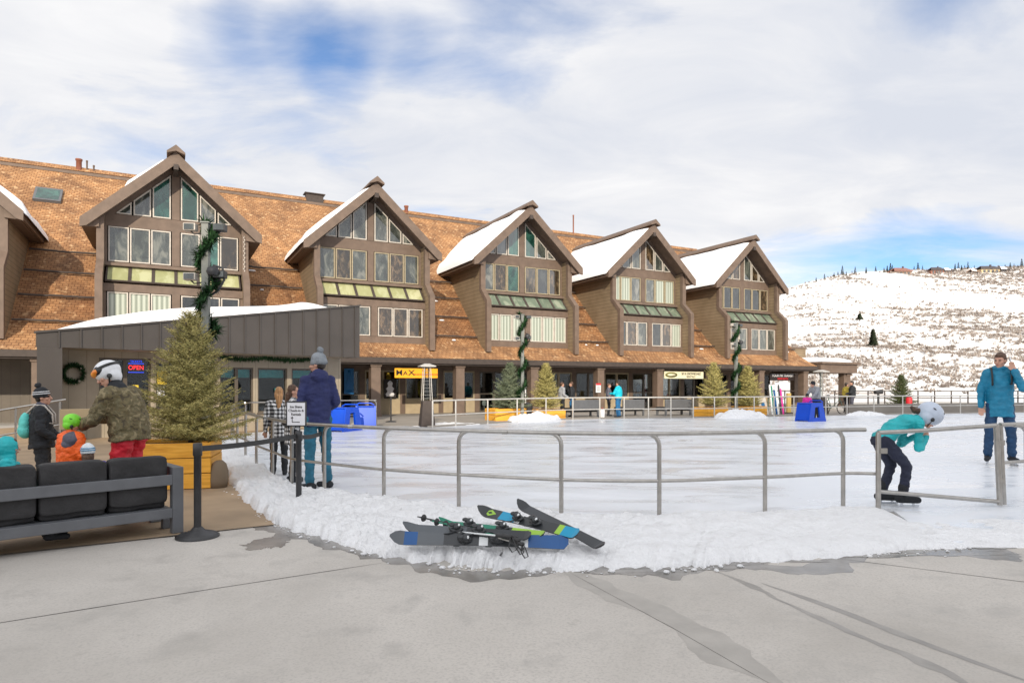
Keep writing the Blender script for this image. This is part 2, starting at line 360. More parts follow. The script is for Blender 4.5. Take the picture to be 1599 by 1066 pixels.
def dup(root, loc, rz, label, group=None, scale=None):
    def cp(o, par):
        c = o.copy(); C.objects.link(c)
        if par: c.parent = par
        for ch in o.children: cp(ch, c)
        return c
    r = cp(root, None); r.location = loc; r.rotation_euler = (0,0,rz); r['label'] = label
    if group: r['group'] = group
    if scale: r.scale = scale
    return r
def text(s, size, mname, parent, loc, rot, name='lettering', ext=.004, align='CENTER', sx=1):
    cu = bpy.data.curves.new('t', 'FONT'); cu.body = s; cu.size = size; cu.extrude = ext; cu.align_x = align; cu.align_y = 'CENTER'; cu.offset = size*.012
    t = bpy.data.objects.new('t', cu); C.objects.link(t)
    me = bpy.data.meshes.new_from_object(t.evaluated_get(bpy.context.evaluated_depsgraph_get())); bpy.data.objects.remove(t)
    me.materials.clear(); me.materials.append(MATS[mname]); me.name = name
    o = link(name, me, parent); o.location = loc; o.rotation_euler = rot; o.scale = (sx, 1, 1)
    return o

# ------------------------------------------------------------------ people
def blob(name, mb, mname, parent, vox=.012, it=4, wr=0.0, label=None):
    me = mb.mesh('tmp', [mname]); o = bpy.data.objects.new('tmp', me); C.objects.link(o)
    r = o.modifiers.new('r', 'REMESH'); r.mode = 'VOXEL'; r.voxel_size = vox
    sm = o.modifiers.new('s', 'SMOOTH'); sm.factor = .5; sm.iterations = it
    dg = bpy.context.evaluated_depsgraph_get(); dg.update()
    m2 = bpy.data.meshes.new_from_object(o.evaluated_get(dg)); bpy.data.objects.remove(o); bpy.data.meshes.remove(me)
    m2.name = name
    n = len(m2.vertices)
    if wr > 0:
        co = np.empty(n*3); m2.vertices.foreach_get('co', co); co = co.reshape(-1, 3)
        nr = np.array([v.normal[:] for v in m2.vertices])
        for i in range(n):
            p = Vector((co[i][0]*9, co[i][1]*9, co[i][2]*17)); co[i] += nr[i]*wr*(noise.noise(p)+.5*noise.noise(p*2.3))
        m2.vertices.foreach_set('co', co.ravel())
    m2.polygons.foreach_set('use_smooth', [True]*len(m2.polygons)); m2.materials.clear(); m2.materials.append(MATS[mname]); m2.update()
    q = link(name, m2, parent)
    if label: q['label'] = label
    return q

def std(**kw):
    J = dict(pel=(0,0,.94), waist=(0,-.01,1.08), chest=(0,-.01,1.28), neck=(0,-.01,1.46), head=(0,.015,1.615),
             shL=(-.185,0,1.41), shR=(.185,0,1.41), elL=(-.245,-.03,1.13), elR=(.245,-.03,1.13), wrL=(-.25,.06,.88), wrR=(.25,.06,.88),
             hiL=(-.09,0,.92), hiR=(.09,0,.92), knL=(-.10,.025,.5), knR=(.10,.025,.5), anL=(-.11,-.02,.09), anR=(.11,-.02,.09),
             hf=(0,1,0), hu=(0,0,1), footL=(-.12,1,0), footR=(.12,1,0), handL=(0,.1,-1), handR=(0,.1,-1))
    J.update(kw); return {k: Vector(v) for k, v in J.items()}

def hand(mb, w, d, side, palm=None):
    d = Vector(d).normalized(); up = Vector((0,0,1)) if abs(d.z) < .8 else Vector((0,1,0))
    a = d.cross(up).normalized(); n = a.cross(d).normalized()      # a across the palm, n palm normal
    w = Vector(w); mb.ell(w+d*.045, (.040, .018, .052), (a, n, d), seg=10, rings=7)
    for k, (off, L) in enumerate(((-.030, .060), (-.010, .074), (.010, .070), (.029, .055))):
        p0 = w+d*.085+a*off; p1 = p0+d*L*.5+n*.008*side; p2 = p1+d*L*.42+n*.022*side
        mb.cap(p0, p1, .0095, .0088, seg=6); mb.cap(p1, p2, .0088, .0075, seg=6)
    t0 = w+d*.03+a*(-.032); t1 = t0+d*.035-a*.022; t2 = t1+d*.03+n*.01*side
    mb.cap(t0, t1, .012, .0105, seg=6); mb.cap(t1, t2, .0105, .009, seg=6)

def person(label, loc, rz, J, scale=1.0, vox=.012, top='navy', bottom='jeans_teal', shoe='black_cloth', hair=None, hairstyle='short', hat=None, hatmat=None, pom=None,
           hood=None, hoodup=False, skates=False, gloves=None, bulk=1.0, toplen=0.0, hs=1.0, fs=1.0, face=True, goggles=False, bag=None, scarf=None, pcat='person', group=None, topname='jacket', stripes=None, vest=None):
    T = thing('person', label, pcat, loc, rz, group); T.scale = (scale,)*3
    fn = J['hf'].normalized(); hu = J['hu']; hr = fn.cross(hu).normalized(); hu = hr.cross(fn).normalized(); H = J['head']
    rv = (J['shR']-J['shL']).normalized()
    b = MB()                                                        # body: one continuous skin
    b.ell(H+hu*.028-fn*.012, (.074, .094, .098), (hr, fn, hu)); b.ell(H-hu*.045+fn*.022, (.054, .066, .068), (hr, fn, hu)); b.ell(H-hu*.088+fn*.052, (.028,.028,.026), (hr,fn,hu))
    b.cap(H+hu*.012+fn*.088, H-hu*.022+fn*.106, .011, .016, seg=8); b.ell(H+hu*.032+fn*.074, (.056,.020,.014), (hr,fn,hu)); b.ell(H-hu*.058+fn*.082,(.024,.014,.013),(hr,fn,hu))
    for s_ in (-1, 1): b.ell(H+hr*s_*.076-fn*.004-hu*.004, (.012, .022, .032), (hr, fn, hu), seg=8, rings=6); b.ell(H+hr*s_*.04-hu*.022+fn*.056,(.026,.026,.024),(hr,fn,hu))
    b.cap(H-hu*.06-fn*.01, J['neck'], .052, .058)
    kb_ = min(1, bulk)*.74; b.loft([J['neck']+Vector((0,0,.01)), J['chest'], J['waist'], J['pel']], [(.055,.05),(.155*kb_,.105*kb_),(.125*kb_,.095*kb_),(.15*kb_,.11*kb_)], rv)
    for s_ in 'LR':
        b.cap(J['neck']-Vector((0,0,.05)), J['sh'+s_], .036, .036); b.cap(J['sh'+s_], J['el'+s_], .036, .030); b.cap(J['el'+s_], J['wr'+s_], .030, .025)
        if not gloves: hand(b, J['wr'+s_], J['hand'+s_], 1)
        b.cap(J['hi'+s_], J['kn'+s_], .058, .042); b.cap(J['kn'+s_], J['an'+s_], .042, .030)
        f = J['foot'+s_].normalized(); b.cap(J['an'+s_]-f*.03-Vector((0,0,.04)), J['an'+s_]+f*.12-Vector((0,0,.055)), .034, .026)
    blob('body', b, 'skin', T, max(vox*.72, .007), 2)
    if face:
        for s_ in (-1, 1):
            e = MB(); e.ell(H+hr*s_*.031+hu*.010+fn*.083, (.011,.006,.006), (hr,fn,hu), seg=8, rings=6); part('eye', e, 'eye', T)
            e = MB(); e.cap(H+hr*s_*.018+hu*.030+fn*.092, H+hr*s_*.048+hu*.028+fn*.079, .0035, .003, seg=5); part('eyebrow', e, 'hair_dark', T)
        e = MB(); e.ell(H-hu*.055+fn*.094, (.024,.008,.007), (hr,fn,hu), seg=8, rings=6); part('mouth', e, 'lips', T)
    g = MB(); k = bulk                                              # top garment
    L = Vector((0,0,-toplen)) + (J['pel']-J['waist'])*.25
    g.loft([J['neck']+(J['neck']-J['chest']).normalized()*.005, J['neck']*.75+J['chest']*.25, J['chest'], J['waist'], J['pel']+L], [(.085,.075),(.155*k,.112*k),(.185*k,.138*k),(.175*k,.135*k),(.185*k,.145*k)], rv)
    for s_ in 'LR':
        g.cap(J['neck']-Vector((0,0,.05)), J['sh'+s_], .07*k, .075*k); g.cap(J['sh'+s_], J['el'+s_], .068*k, .057*k); g.cap(J['el'+s_], J['wr'+s_]-(J['wr'+s_]-J['el'+s_]).normalized()*.0, .057*k, .043*k)
    if hood and not hoodup:
        bk = -(rv.cross((J['neck']-J['chest']).normalized())).normalized(); bk = -Vector((0,1,0)) if bk.y > 0 else bk
        g.ell(J['neck']+Vector((0,0,.015))+bk*.085, (.115,.075,.085)); g.ell(J['neck']+Vector((0,0,.035)), (.105,.095,.05))
    else: g.cap(J['neck'], J['neck']+(H-J['neck'])*.28, .075, .068)
    blob(topname, g, top, T, vox, 3, .017)
    if vest:
        g = MB(); q_ = J['neck']*.35+J['shR']*.65+Vector((0,-.035,-.04)); g.ell(q_, (.155,.145,.125)); g.ell(q_+Vector((-.02,-.03,-.07)), (.12,.125,.09)); blob('shoulder_panel', g, vest, T, vox, 2, .006)
    if hoodup:
        g = MB(); g.ell(H+hu*.01-fn*.025, (.115,.120,.145), (hr,fn,hu)); g.cap(H-hu*.08-fn*.02, J['neck'], .09, .10)
        blob('hood', g, top, T, vox, 3, .008)
    g = MB()
    g.loft([J['waist']*.3+J['pel']*.7, J['pel'], (J['hiL']+J['hiR'])/2-Vector((0,0,.04))], [(.15*k,.12*k),(.168*k,.135*k),(.15*k,.12*k)], rv)
    for s_ in 'LR': g.cap(J['hi'+s_], J['kn'+s_], .098*(.55+.45*k), .072*(.5+.5*k)); g.cap(J['kn'+s_], J['an'+s_]+Vector((0,0,.01)), .070*(.5+.5*k), .060*(.4+.6*k))
    blob('trousers', g, bottom, T, vox, 3, .014)
    for s_ in 'LR':
        f = J['foot'+s_].normalized(); a = J['an'+s_]; g = MB(); up = Vector((0,0,1))
        if abs(f.z) > .5: up = Vector((0,1,0))
        sl = a-Vector((0,0,.045)); hh = .05 if skates else .0
        g.cap(a+Vector((0,0,.09*fs if skates else -.01)), sl, .052*fs, .048*fs); g.cap(sl-f*.05, sl+f*.16*fs-Vector((0,0,.012)), .046*fs, .038*fs)
        sh = blob('skate' if skates else 'shoe', g, shoe, T, max(vox*.8,.009), 3)
        if skates:
            e = MB(); p0 = sl-f*.07; p1 = sl+f*.19; dz = Vector((0,0,1)); sd = f.cross(dz).normalized()*.003
            z0 = .0; 
            q0 = Vector((p0.x,p0.y,a.z-.145)); q1 = Vector((p1.x,p1.y,a.z-.145))
            e.prism([q0-sd, q1-sd, q1-sd+dz*.03+f*.01, q0-sd+dz*.03],[q0+sd, q1+sd, q1+sd+dz*.03+f*.01, q0+sd+dz*.03])
            for t_ in (.2,.75): c_ = q0+(q1-q0)*t_; e.cap(c_+dz*.02, c_+dz*.07, .012, .016, seg=6)
            part('blade', e, 'blade', sh)
    if gloves:
        for s_ in 'LR':
            g = MB(); d = J['hand'+s_].normalized(); hand(g, J['wr'+s_], d, 1); g.cap(J['wr'+s_]-d*.02, J['wr'+s_]+d*.05, .036, .034); blob('glove', g, gloves, T, .009, 2)
    if hair:
        g = MB(); g.ell(H+hu*.045-fn*.025, (.084,.092,.098), (hr,fn,hu))
        if hairstyle == 'long':
            g.ell(H-hu*.03-fn*.055, (.085,.06,.12), (hr,fn,hu)); g.cap(H-fn*.07-hu*.05, J['neck']-fn*.09-hu*.12, .075, .045)
        elif hairstyle == 'pony': g.cap(H-fn*.10+hu*.02, H-fn*.19-hu*.03, .035, .04); g.cap(H-fn*.19-hu*.03, H-fn*.25-hu*.02, .04, .02)
        else: g.ell(H+hu*.012-fn*.045, (.08,.062,.085), (hr,fn,hu)); g.ell(H+hu*.085+fn*.035, (.06,.05,.035), (hr,fn,hu))
        blob('hair', g, hair, T, max(vox*.8,.009), 2, .008)
    if hat == 'beanie':
        g = MB(); g.ell(H+hu*.062-fn*.018, (.094,.108,.112), (hr,fn,hu)); g.loft([H+hu*.008-fn*.02, H+hu*.055-fn*.018],[(.094,.110),(.098,.114)],hr)
        hb = blob('beanie', g, hatmat, T, .009, 2, .004)
        if stripes:
            for q in (.062,.092):
                e = MB(); rr = .106 if q<.07 else .100
                e.loft([H+hu*(q-.006)-fn*.02, H+hu*(q+.006)-fn*.02],[(rr-.003,rr+.012),(rr-.005,rr+.010)],hr,seg=28); part('stripe', e, stripes, hb)
        if pom: g = MB(); g.ell(H+hu*.195-fn*.045, (.043,.043,.043)); blob('pompom', g, pom, T, .008, 1, .012)
    if hat == 'helmet':
        g = MB(); g.ell(H+hu*.056-fn*.018, (.110*hs,.134*hs,.118*hs), (hr,fn,hu)); g.ell(H-hu*.015-fn*.050, (.102*hs,.080*hs,.085*hs), (hr,fn,hu))
        hb = blob('helmet', g, hatmat, T, .009, 4)
        e = MB()
        for s_ in (-1,1):
            for q in (0,1,2): e.ell(H+hu*(.050+(.062-.014*q)*hs)+hr*s_*(.070+.016*q)*hs+fn*(.05-.055*q)*hs, (.007,.026,.006),(hr,fn,hu),seg=8,rings=5)
        part('vent', e, 'rubber', hb)
        e = MB(); 
        for s_ in (-1,1): e.cap(H+hr*s_*.092*hs-hu*.03-fn*.01, H-hu*.10+hr*s_*.03+fn*.03, .009, .007, seg=6); e.ell(H+hr*s_*.096*hs-hu*.03-fn*.012,(.012,.026,.026),(hr,fn,hu),seg=10,rings=6)
        part('strap', e, 'rubber', hb)
    if goggles:
        e = MB(); e.ell(H+hu*.068+fn*.052, (.110,.086,.050), (hr,fn,hu), seg=24, rings=11); go = part('goggles', e, 'goggle', T); e = MB(); e.ell(H+hu*.068+fn*.046, (.112,.080,.058), (hr,fn,hu), seg=24, rings=11); part('goggle_frame', e, 'rubber', go)
        e = MB(); e.loft([H+hu*.070-fn*.016, H+hu*.100-fn*.016],[(.1135,.138),(.108,.132)],hr,seg=28); part('strap', e, 'rubber', go)
    if scarf: g = MB(); g.cap(J['neck'], J['neck']+(H-J['neck'])*.30, .088, .075); blob('scarf', g, scarf, T, .011, 3, .01)
    if bag:
        g = MB(); bk = Vector((0,-1,0)); c = J['chest']*.6+J['waist']*.4+bk*.17*k
        g.ell(c, (.14,.085,.20)); g.ell(c-Vector((0,0,.08)),(.15,.10,.12)); bp_ = blob('backpack', g, bag[0], T, .012, 3, .006)
        for s_ in 'LR':
            s1 = J['sh'+s_]*.72+J['neck']*.28; e = MB()
            pts = [c+Vector((0,0,.16)), s1+Vector((0,-.06,.085)), s1+Vector((0,.05,.075)), s1+Vector((0,.13*k,-.06)), s1+Vector((0,.14*k,-.2)), J['waist']+(s1-J['chest']).normalized()*.15*k+Vector((0,.02,.05)), c-Vector((0,0,.12))]
            e.tube(pts, .014, seg=6); part('strap', e, bag[1], bp_)
    return T
# ================================================================== SETTING
def sheet(name, pts, z, mname, kind='structure', th=None):
    mb = MB()
    if th: mb.prism([(p[0],p[1],z-th) for p in pts], [(p[0],p[1],z) for p in pts])
    else: mb.add([(p[0],p[1],z) for p in pts], [tuple(range(len(pts)))])
    o = part(name, mb, mname, kind=kind, nofix=not th)
    if not th:
        me = o.data
        if me.polygons[0].normal.z < 0: me.flip_normals()
    return o
sheet('ground', [(-900,-900),(900,-900),(900,1500),(-900,1500)], -.06, 'snow')
sheet('plaza', [(-40,-14),(40,-14),(40,20),(60,45),BW(60,36),BW(-30,36),(-40,0)], -.03, 'concrete')
# far terrace in front of the shops
inner = [(362,15),(371,12.9),(384,12.05),(401,10.9),(426,9.9),(456,8.96),(507,8.44),(600,7.8),(717,7.36),(800,7.1),(877,6.96),(955,6.9),(1030,6.87),(1110,7.0),(1195,7.15),(1317,7.46),(1377,7.5)]
outer = [(331,15.5),(334,13.5),(338,12),(345,10.4),(372,8.3),(413,6.95),(455,6.4),(545,5.68),(650,5.2),(730,5.08),(800,5.0),(890,5.0),(980,5.02),(1080,5.08),(1200,5.2),(1390,5.5),(1500,5.72)]
A = lambda L: [at(px, z) for px, z in L]
left_back = [(365,17.5),(384,19.4),(430,20.3),(530,22),(588,22.6)]
far_rail = [(676,22.0),(712,22.9),(762,24.1),(808,25.3),(853,26.5),(895,27.2),(937,27.7),(975,28.0),(1013,28.2),(1048,28.3),(1083,28.5),(1116,28.8),(1149,29.1),(1178,29.5),(1209,29.9),(1240,30.3),(1290,30.8),(1323,31.2),(1365,31.7),(1410,32.2),(1455,32.7),(1500,33.2),(1550,33.8),(1600,34.3),(1650,35),(1720,36)]
icepoly = A(inner) + [at(1395,7.4),at(1440,6.3),at(1480,5.85),at(1540,5.95),at(1610,6.1),at(1900,7.5),(40,20),(40,40)] + list(reversed(A(far_rail))) + [at(632,22.9)] + list(reversed(A(left_back)))
sheet('ice_rink', icepoly, 0.0, 'ice', th=.025)
# concrete kerb of the far terrace
kb = MB()
for a, b_ in zip(A(far_rail)[:-1], A(far_rail)[1:]):
    d = (b_-a).normalized(); n = Vector((-d.y, d.x, 0))*.25
    kb.prism([a+Vector((0,0,-.03)), b_+Vector((0,0,-.03)), b_+n+Vector((0,0,-.03)), a+n+Vector((0,0,-.03))], [a+Vector((0,0,.05)), b_+Vector((0,0,.05)), b_+n+Vector((0,0,.05)), a+n+Vector((0,0,.05))])
part('kerb', kb, 'concrete_far', kind='structure')
fr_ = A(far_rail)
sheet('terrace', [at(588,22.8)]+[p+Vector((0,.2,0)) for p in fr_[:19]]+[BW(42,31.9),BW(4,31.9),at(588,30)], -.012, 'concrete_far')
# tan paving on the left, with its straight edge
e0, e1 = at(0,5.52), at(430,6.73); d = (e1-e0).normalized()
sheet('terrace_tan', [e0-d*8, e1, at(392,8.0), at(360,9.6), at(350,13), at(360,18.6), at(470,21.5), at(560,22.5), at(540,26), (-16,26), (-22,8)], -.022, 'tan_paving').name = 'tan_terrace'
def strip(name, pts, w, z, mname, wav=0, kind='structure', seed=1):
    rnd = random.Random(seed); mb = MB(); vs = []; P = []
    for a, b_ in zip(pts[:-1], pts[1:]):
        n = max(2, int((b_-a).length/.06))
        P += [a+(b_-a)*i/n for i in range(n)]
    P.append(pts[-1])
    for i, p in enumerate(P):
        d = (P[min(i+1,len(P)-1)]-P[max(i-1,0)]).normalized(); n = Vector((-d.y,d.x,0))
        ww = w*(1+wav*noise.noise(Vector((i*.12,seed,0)))*2.2); ee = min(1, (i+1)/8, (len(P)-i)/8) if wav else 1
        ww *= ee; o_ = n*w*wav*1.5*noise.noise(Vector((i*.07,seed+9,0)))
        vs += [p+o_+n*ww*.5*(1+wav*noise.noise(Vector((i*.4,seed+3,0)))*1.3), p+o_-n*ww*.5*(1+wav*noise.noise(Vector((i*.4,seed+5,0)))*1.3)]
    mb.add([(v.x,v.y,z) for v in vs], [(2*i,2*i+1,2*i+3,2*i+2) for i in range(len(P)-1)])
    o = part(name, mb, mname, kind=kind, nofix=True)
    if o.data.polygons[0].normal.z < 0: o.data.flip_normals()
    return o
ga = lambda px, py, h=-.03: at(px, gz(py, h), 0)
strip('paving_joint', [ga(-300,1010), ga(0,972), ga(300,924), ga(600,878)], .012, -.0285, 'joint', .25)
strip('paving_joint', [ga(880,888), ga(1060,985), ga(1260,1100)], .004, -.0285, 'joint', .2)
strip('paving_joint', [ga(1280,868), ga(1599,908), ga(1900,950)], .010, -.0285, 'joint', .2)
strip('paving_joint', [e0-d*8, e1], .014, -.017, 'joint', .2)
strip('wet_track', [ga(1120,892), ga(1200,930), ga(1330,985), ga(1480,1050), ga(1560,1100)], .06, -.0291, 'wet_faint', .75, seed=3)
strip('wet_track', [ga(1190,910), ga(1300,950), ga(1450,1005), ga(1640,1075)], .065, -.0289, 'wet_faint', .6, seed=7)
strip('damp_track', [ga(870,885), ga(960,925), ga(1100,1000), ga(1230,1080)], .24, -.0293, 'damp_concrete', .35, seed=11)
PZ = [-.0286]
def puddle(cx, cy, rx, ry, seed, z=0, mname='wet_concrete'):
    PZ[0] += .0002; z = PZ[0]; c = ga(cx, cy); vs = [(c.x, c.y, z)]; n = 200
    for k in range(n):
        a = 2*math.pi*k/n; r = max(.25, 1+.9*noise.noise(Vector((math.cos(a)*1.1, math.sin(a)*1.1, seed)))+.55*noise.noise(Vector((math.cos(a)*2.6, math.sin(a)*2.6, seed+4)))+.30*noise.noise(Vector((math.cos(a)*7, math.sin(a)*7, seed+7)))+.14*noise.noise(Vector((math.cos(a)*16, math.sin(a)*16, seed+9))))
        vs.append((c.x+rx*r*math.cos(a), c.y+ry*r*math.sin(a), z))
    mb = MB(); mb.add(vs, [(0,k+1,(k+1)%n+1) for k in range(n)]); part('puddle', mb, mname, kind='structure', nofix=True)
puddle(432,840,.15,.34,31); puddle(415,852,.17,.13,38); puddle(1000,893,.3,.07,41); puddle(1480,862,.45,.10,44); puddle(1120,880,.3,.07,47); puddle(960,893,.26,.07,2); puddle(1040,885,.45,.06,5); puddle(1330,866,.6,.07,3); puddle(1200,876,.4,.05,4); puddle(1560,853,.5,.07,9)
strip('wet_edge', [at(px, z+.03) for px, z in outer[5:]] + [at(1600,6.0), at(1800,6.7)], .24, -.0288, 'wet_concrete', .9, seed=21)

# snow bank along the rail
def curve(L, n):
    P = A(L); d = [0]
    for a, b_ in zip(P[:-1], P[1:]): d.append(d[-1]+(b_-a).length)
    out = []
    for i in range(n):
        k = i/(n-1)*(len(P)-1); j = min(int(k), len(P)-2); t = k-j
        p0 = P[max(j-1,0)]; p1 = P[j]; p2 = P[j+1]; p3 = P[min(j+2,len(P)-1)]
        out.append(.5*((2*p1)+(p2-p0)*t+(2*p0-5*p1+4*p2-p3)*t*t+(3*p1-p0-3*p2+p3)*t**3))
    return out
NX, NY = 520, 46
ci, co_ = curve(inner, NX), curve(outer, NX); mb = MB(); vs = []
for i in range(NX):
    tt = i/(NX-1); endf = min(1, (1-tt)*9)**.6; nz = noise.noise
    for j in range(NY):
        t = j/(NY-1); rag = .17*nz(Vector((i*.035,1,0)))+.13*nz(Vector((i*.13,2,0)))+.08*nz(Vector((i*.45,3,0)))-.10
        base_ = ci[i]-(co_[i]-ci[i]).normalized()*.10; end_ = co_[i]+(co_[i]-ci[i]).normalized()*rag
        p = base_+(end_-base_)*t
        prof = (min(1, t/.10)**.6)*(min(1,(1-t)/.10)**.5)
        hh = .115-.04*t+.05*nz(p*1.3)+(.05*nz(p*4.5)+.030*nz(p*12)+.016*nz(p*29))*(1 if tt<.6 else max(.45,1-(tt-.6)*2.2))-(.03 if tt>.62 else 0)
        if tt < .30: hh += .13*max(0, nz(p*.9+Vector((4,0,0)))+.45)*(1-tt/.30)
        vs.append((p.x, p.y, -.035+max(.0, hh*prof*endf)+.03*prof))
mb.add(vs, [(i*NY+j, i*NY+j+1, (i+1)*NY+j+1, (i+1)*NY+j) for i in range(NX-1) for j in range(NY-1)], 0, True)
part('snow_bank', mb, 'snow_bank_mat', kind='stuff')
mb = MB(); rc = random.Random(17)
for k in range(170):
    i = rc.randrange(NX); o = (co_[i]-ci[i]).normalized(); p = co_[i]+o*(abs(rc.gauss(0,.08))-.08); s = .005+.013*rc.random()**3
    mb.ell((p.x+rc.gauss(0,.05), p.y, -.026+s*.4), (s*(1+rc.random()), s*(1+rc.random()), s*.8), seg=6, rings=4)
part('snow_crumbs', mb, 'snow_bank_mat', kind='stuff')
# churned snow by the gate, mounds beyond the ice
def mound(name, c, rx, ry, h, seed, n=46, mname='snow_bank_mat', z0=-.03, rot=0):
    mb = MB(); vs = []
    for i in range(n):
        for j in range(n):
            x, y = -1+2*i/(n-1), -1+2*j/(n-1); r = math.hypot(x, y)/(1+.35*noise.noise(Vector((x*1.7,y*1.7,seed))))
            f = max(0, 1-r*r)*min(1, (1-max(abs(x),abs(y)))*5)
            hh = h*f**.7*(1+.5*noise.noise(Vector((x*3,y*3,seed+2)))+.25*noise.noise(Vector((x*8,y*8,seed+3))))
            X, Y = x*rx, y*ry; vs.append((c[0]+X*math.cos(rot)-Y*math.sin(rot), c[1]+X*math.sin(rot)+Y*math.cos(rot), z0+hh-.01))
    mb.add(vs, [(i*n+j,(i+1)*n+j,(i+1)*n+j+1,i*n+j+1) for i in range(n-1) for j in range(n-1)], 0, True)
    return part(name, mb, mname, kind='stuff')
mound('churned_snow', at(1510,6.15), .95, .38, .075, 3)
mound('churned_snow', at(1450,6.55), .5, .45, .05, 5); mound('churned_snow', at(1590,6.6), .7, .45, .06, 6)
mound('churned_snow', at(1425,5.95), .55, .25, .06, 8)
mound('snow_pile', at(836,25.6), 1.25, .6, .34, 11, rot=.4, z0=.0); mound('snow_pile', at(1157,28.6), 1.3, .6, .36, 12, rot=.3, z0=.0); mound('snow_pile', at(700,23.2), 1.5,.3,.12,18,rot=.5); mound('snow_pile', at(1350,31.0), 1.2,.4,.22,19,rot=.3)
mound('snow_pile', at(352,13.6), .45, 1.3, .34, 21)

# hill on the right and behind
def skyl(px):
    pts = [(-400,560),(600,520),(1000,470),(1225,447),(1260,436),(1300,426),(1340,420),(1400,416),(1450,416),(1500,414),(1600,411),(1800,404),(2300,420),(3200,470),(5000,520)]
    for (a, ya), (b_, yb) in zip(pts[:-1], pts[1:]):
        if px <= b_: return ya+(yb-ya)*(px-a)/(b_-a)
    return 520
def hill_h(px, r):
    H = (HY-skyl(px))/F*330
    t = (r-64)/(330-64)
    if t <= 0: return -.05
    n = noise.noise(Vector((px*.004*r*.02, r*.02, 0)))*3.2+noise.noise(Vector((px*r*.0003, r*.07, 4)))*1.0
    if t < 1: return H*(t**1.25*(1-.12*math.sin(t*math.pi)))+n*min(1,t*3)*(1 if t<.92 else (1-t)/.08)
    return H-(r-330)*.06+ (n*min(1,(r-330)/50))
mb = MB(); vs = []; PX = [-400+14*i for i in range(57)]+[400+9*i for i in range(280)]+[2920+40*i for i in range(40)]
RR = [60+3.2*i for i in range(86)]+[335+12*i for i in range(40)]
for px in PX:
    for r in RR: p = at(px, r); vs.append((p.x, p.y, hill_h(px, r)))
n_ = len(RR); mb.add(vs, [(i*n_+j,(i+1)*n_+j,(i+1)*n_+j+1,i*n_+j+1) for i in range(len(PX)-1) for j in range(n_-1)], 0, True)
part('hill', mb, 'hill_snow', kind='structure')
# unseen snowy ridge added behind the camera to shade the near end of the rink
mb = MB(); vs = []; nx = 60
for i in range(nx):
    X = -150+300*i/(nx-1); Hh = 42.9+.27*max(-40,min(40,X))+1.2*noise.noise(Vector((X*.05,0,0)))
    for j in range(20): t = j/19; Y = -16-64*t; vs.append((X, Y, -.07+Hh*(t**1.1)))
    for j in range(6): vs.append((X, -80-20*(j+1), Hh-2*(j+1)))
mb.add(vs, [(i*26+j,(i+1)*26+j,(i+1)*26+j+1,i*26+j+1) for i in range(nx-1) for j in range(25)], 0, True)
part('shade_ridge', mb, 'snow', kind='structure')

# ================================================================== MAIN BUILDING (local x = u-17, y = v-29)
MBLD = thing('chalet_building', 'long brown shingle-roofed chalet with a row of tall glazed gables above ground-floor shops', 'building', BW(17,29,0), RB)
U0, V0 = 17.0, 29.0
def L(u, v, h): return (u-U0, v-V0, h)
def roofh(v):
    pr = [(28.95,2.74),(30.4,3.5),(34.6,7.54),(40.3,12.6)]
    for (a, x), (b_, y) in zip(pr[:-1], pr[1:]):
        if v <= b_: return x+(y-x)*(v-a)/(b_-a)
    return 12.6
UL, UR = -42.0, 38.75
mb = MB(); prof = [(28.95,2.74),(29.7,3.10),(30.4,3.5),(34.6,7.54),(40.3,12.6)]
low = [(v+.10,h-.16) for v,h in prof]
for (a, b_), (c_, d_) in zip(zip(prof[:-1],prof[1:]), zip(low[:-1],low[1:])):
    mb.prism([L(UL,*a),L(UR,*a),L(UR,*b_),L(UL,*b_)], [L(UL,*c_),L(UR,*c_),L(UR,*d_),L(UL,*d_)])
mb.prism([L(UL,40.3,12.6),L(UR,40.3,12.6),L(UR,52,2.74),L(UL,52,2.74)], [L(UL,40.3,12.4),L(UR,40.3,12.4),L(UR,51.9,2.6),L(UL,51.9,2.6)])
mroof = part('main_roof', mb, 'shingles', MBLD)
mb = MB(); mb.prism([L(UL,40.0,12.5),L(UL,40.3,12.78),L(UL,40.6,12.5)],[L(UR+.05,40.0,12.5),L(UR+.05,40.3,12.78),L(UR+.05,40.6,12.5)])
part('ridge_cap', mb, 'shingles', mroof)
mb = MB(); mb.box(UL-U0, UR-U0+.03, 39.93-V0, 39.99-V0, 12.30, 12.45); part('ridge_flashing', mb, 'trim', mroof)
# gutter, soffit, end wall
mb = MB(); mb.box(UL-U0, UR-U0+.02, -.12, -.02, 2.47, 2.72); mb.box(UL-U0, UR-U0+.02, -.018, .25, 2.40, 2.56); part('gutter', mb, 'trim_dark', MBLD)
mb = MB(); mb.box(UL-U0, UR-U0, .25, 3.6, 2.44, 2.5); part('soffit', mb, 'soffit', MBLD)
mb = MB(); pe = [L(UR-.12,30.6,3.2),L(UR-.12,34.6,7.2),L(UR-.12,40.3,12.2),L(UR-.12,51.5,2.8),L(UR-.12,51.5,2.5),L(UR-.12,30.6,2.5)]
mb.prism(pe, [(x+.1,y,z) for x,y,z in pe]); part('end_wall', mb, 'siding', MBLD)
mb = MB(); mb.box(UR-.2-U0, UR-.05-U0, 33.0-V0, 51.5-V0, -.03, 2.5); mb.box(UL-U0,UR-U0,51.3-V0,51.5-V0,-.03,2.6); part('rear_wall', mb, 'siding', MBLD)
# columns of the arcade
for k in range(-9, 9):
    u = 8.4+4.2*k
    if -9 < u < 7 and u > -4: pass
    cb_ = MB(); cb_.box(u-.22-U0, u+.22-U0, .1, .54, -.03, 2.40); cb_.box(u-.26-U0, u+.26-U0, .06, .58, -.028, .12); cb_.box(u-.26-U0,u+.26-U0,.06,.58,2.30,2.398)
    part('column', cb_, 'trim', MBLD)
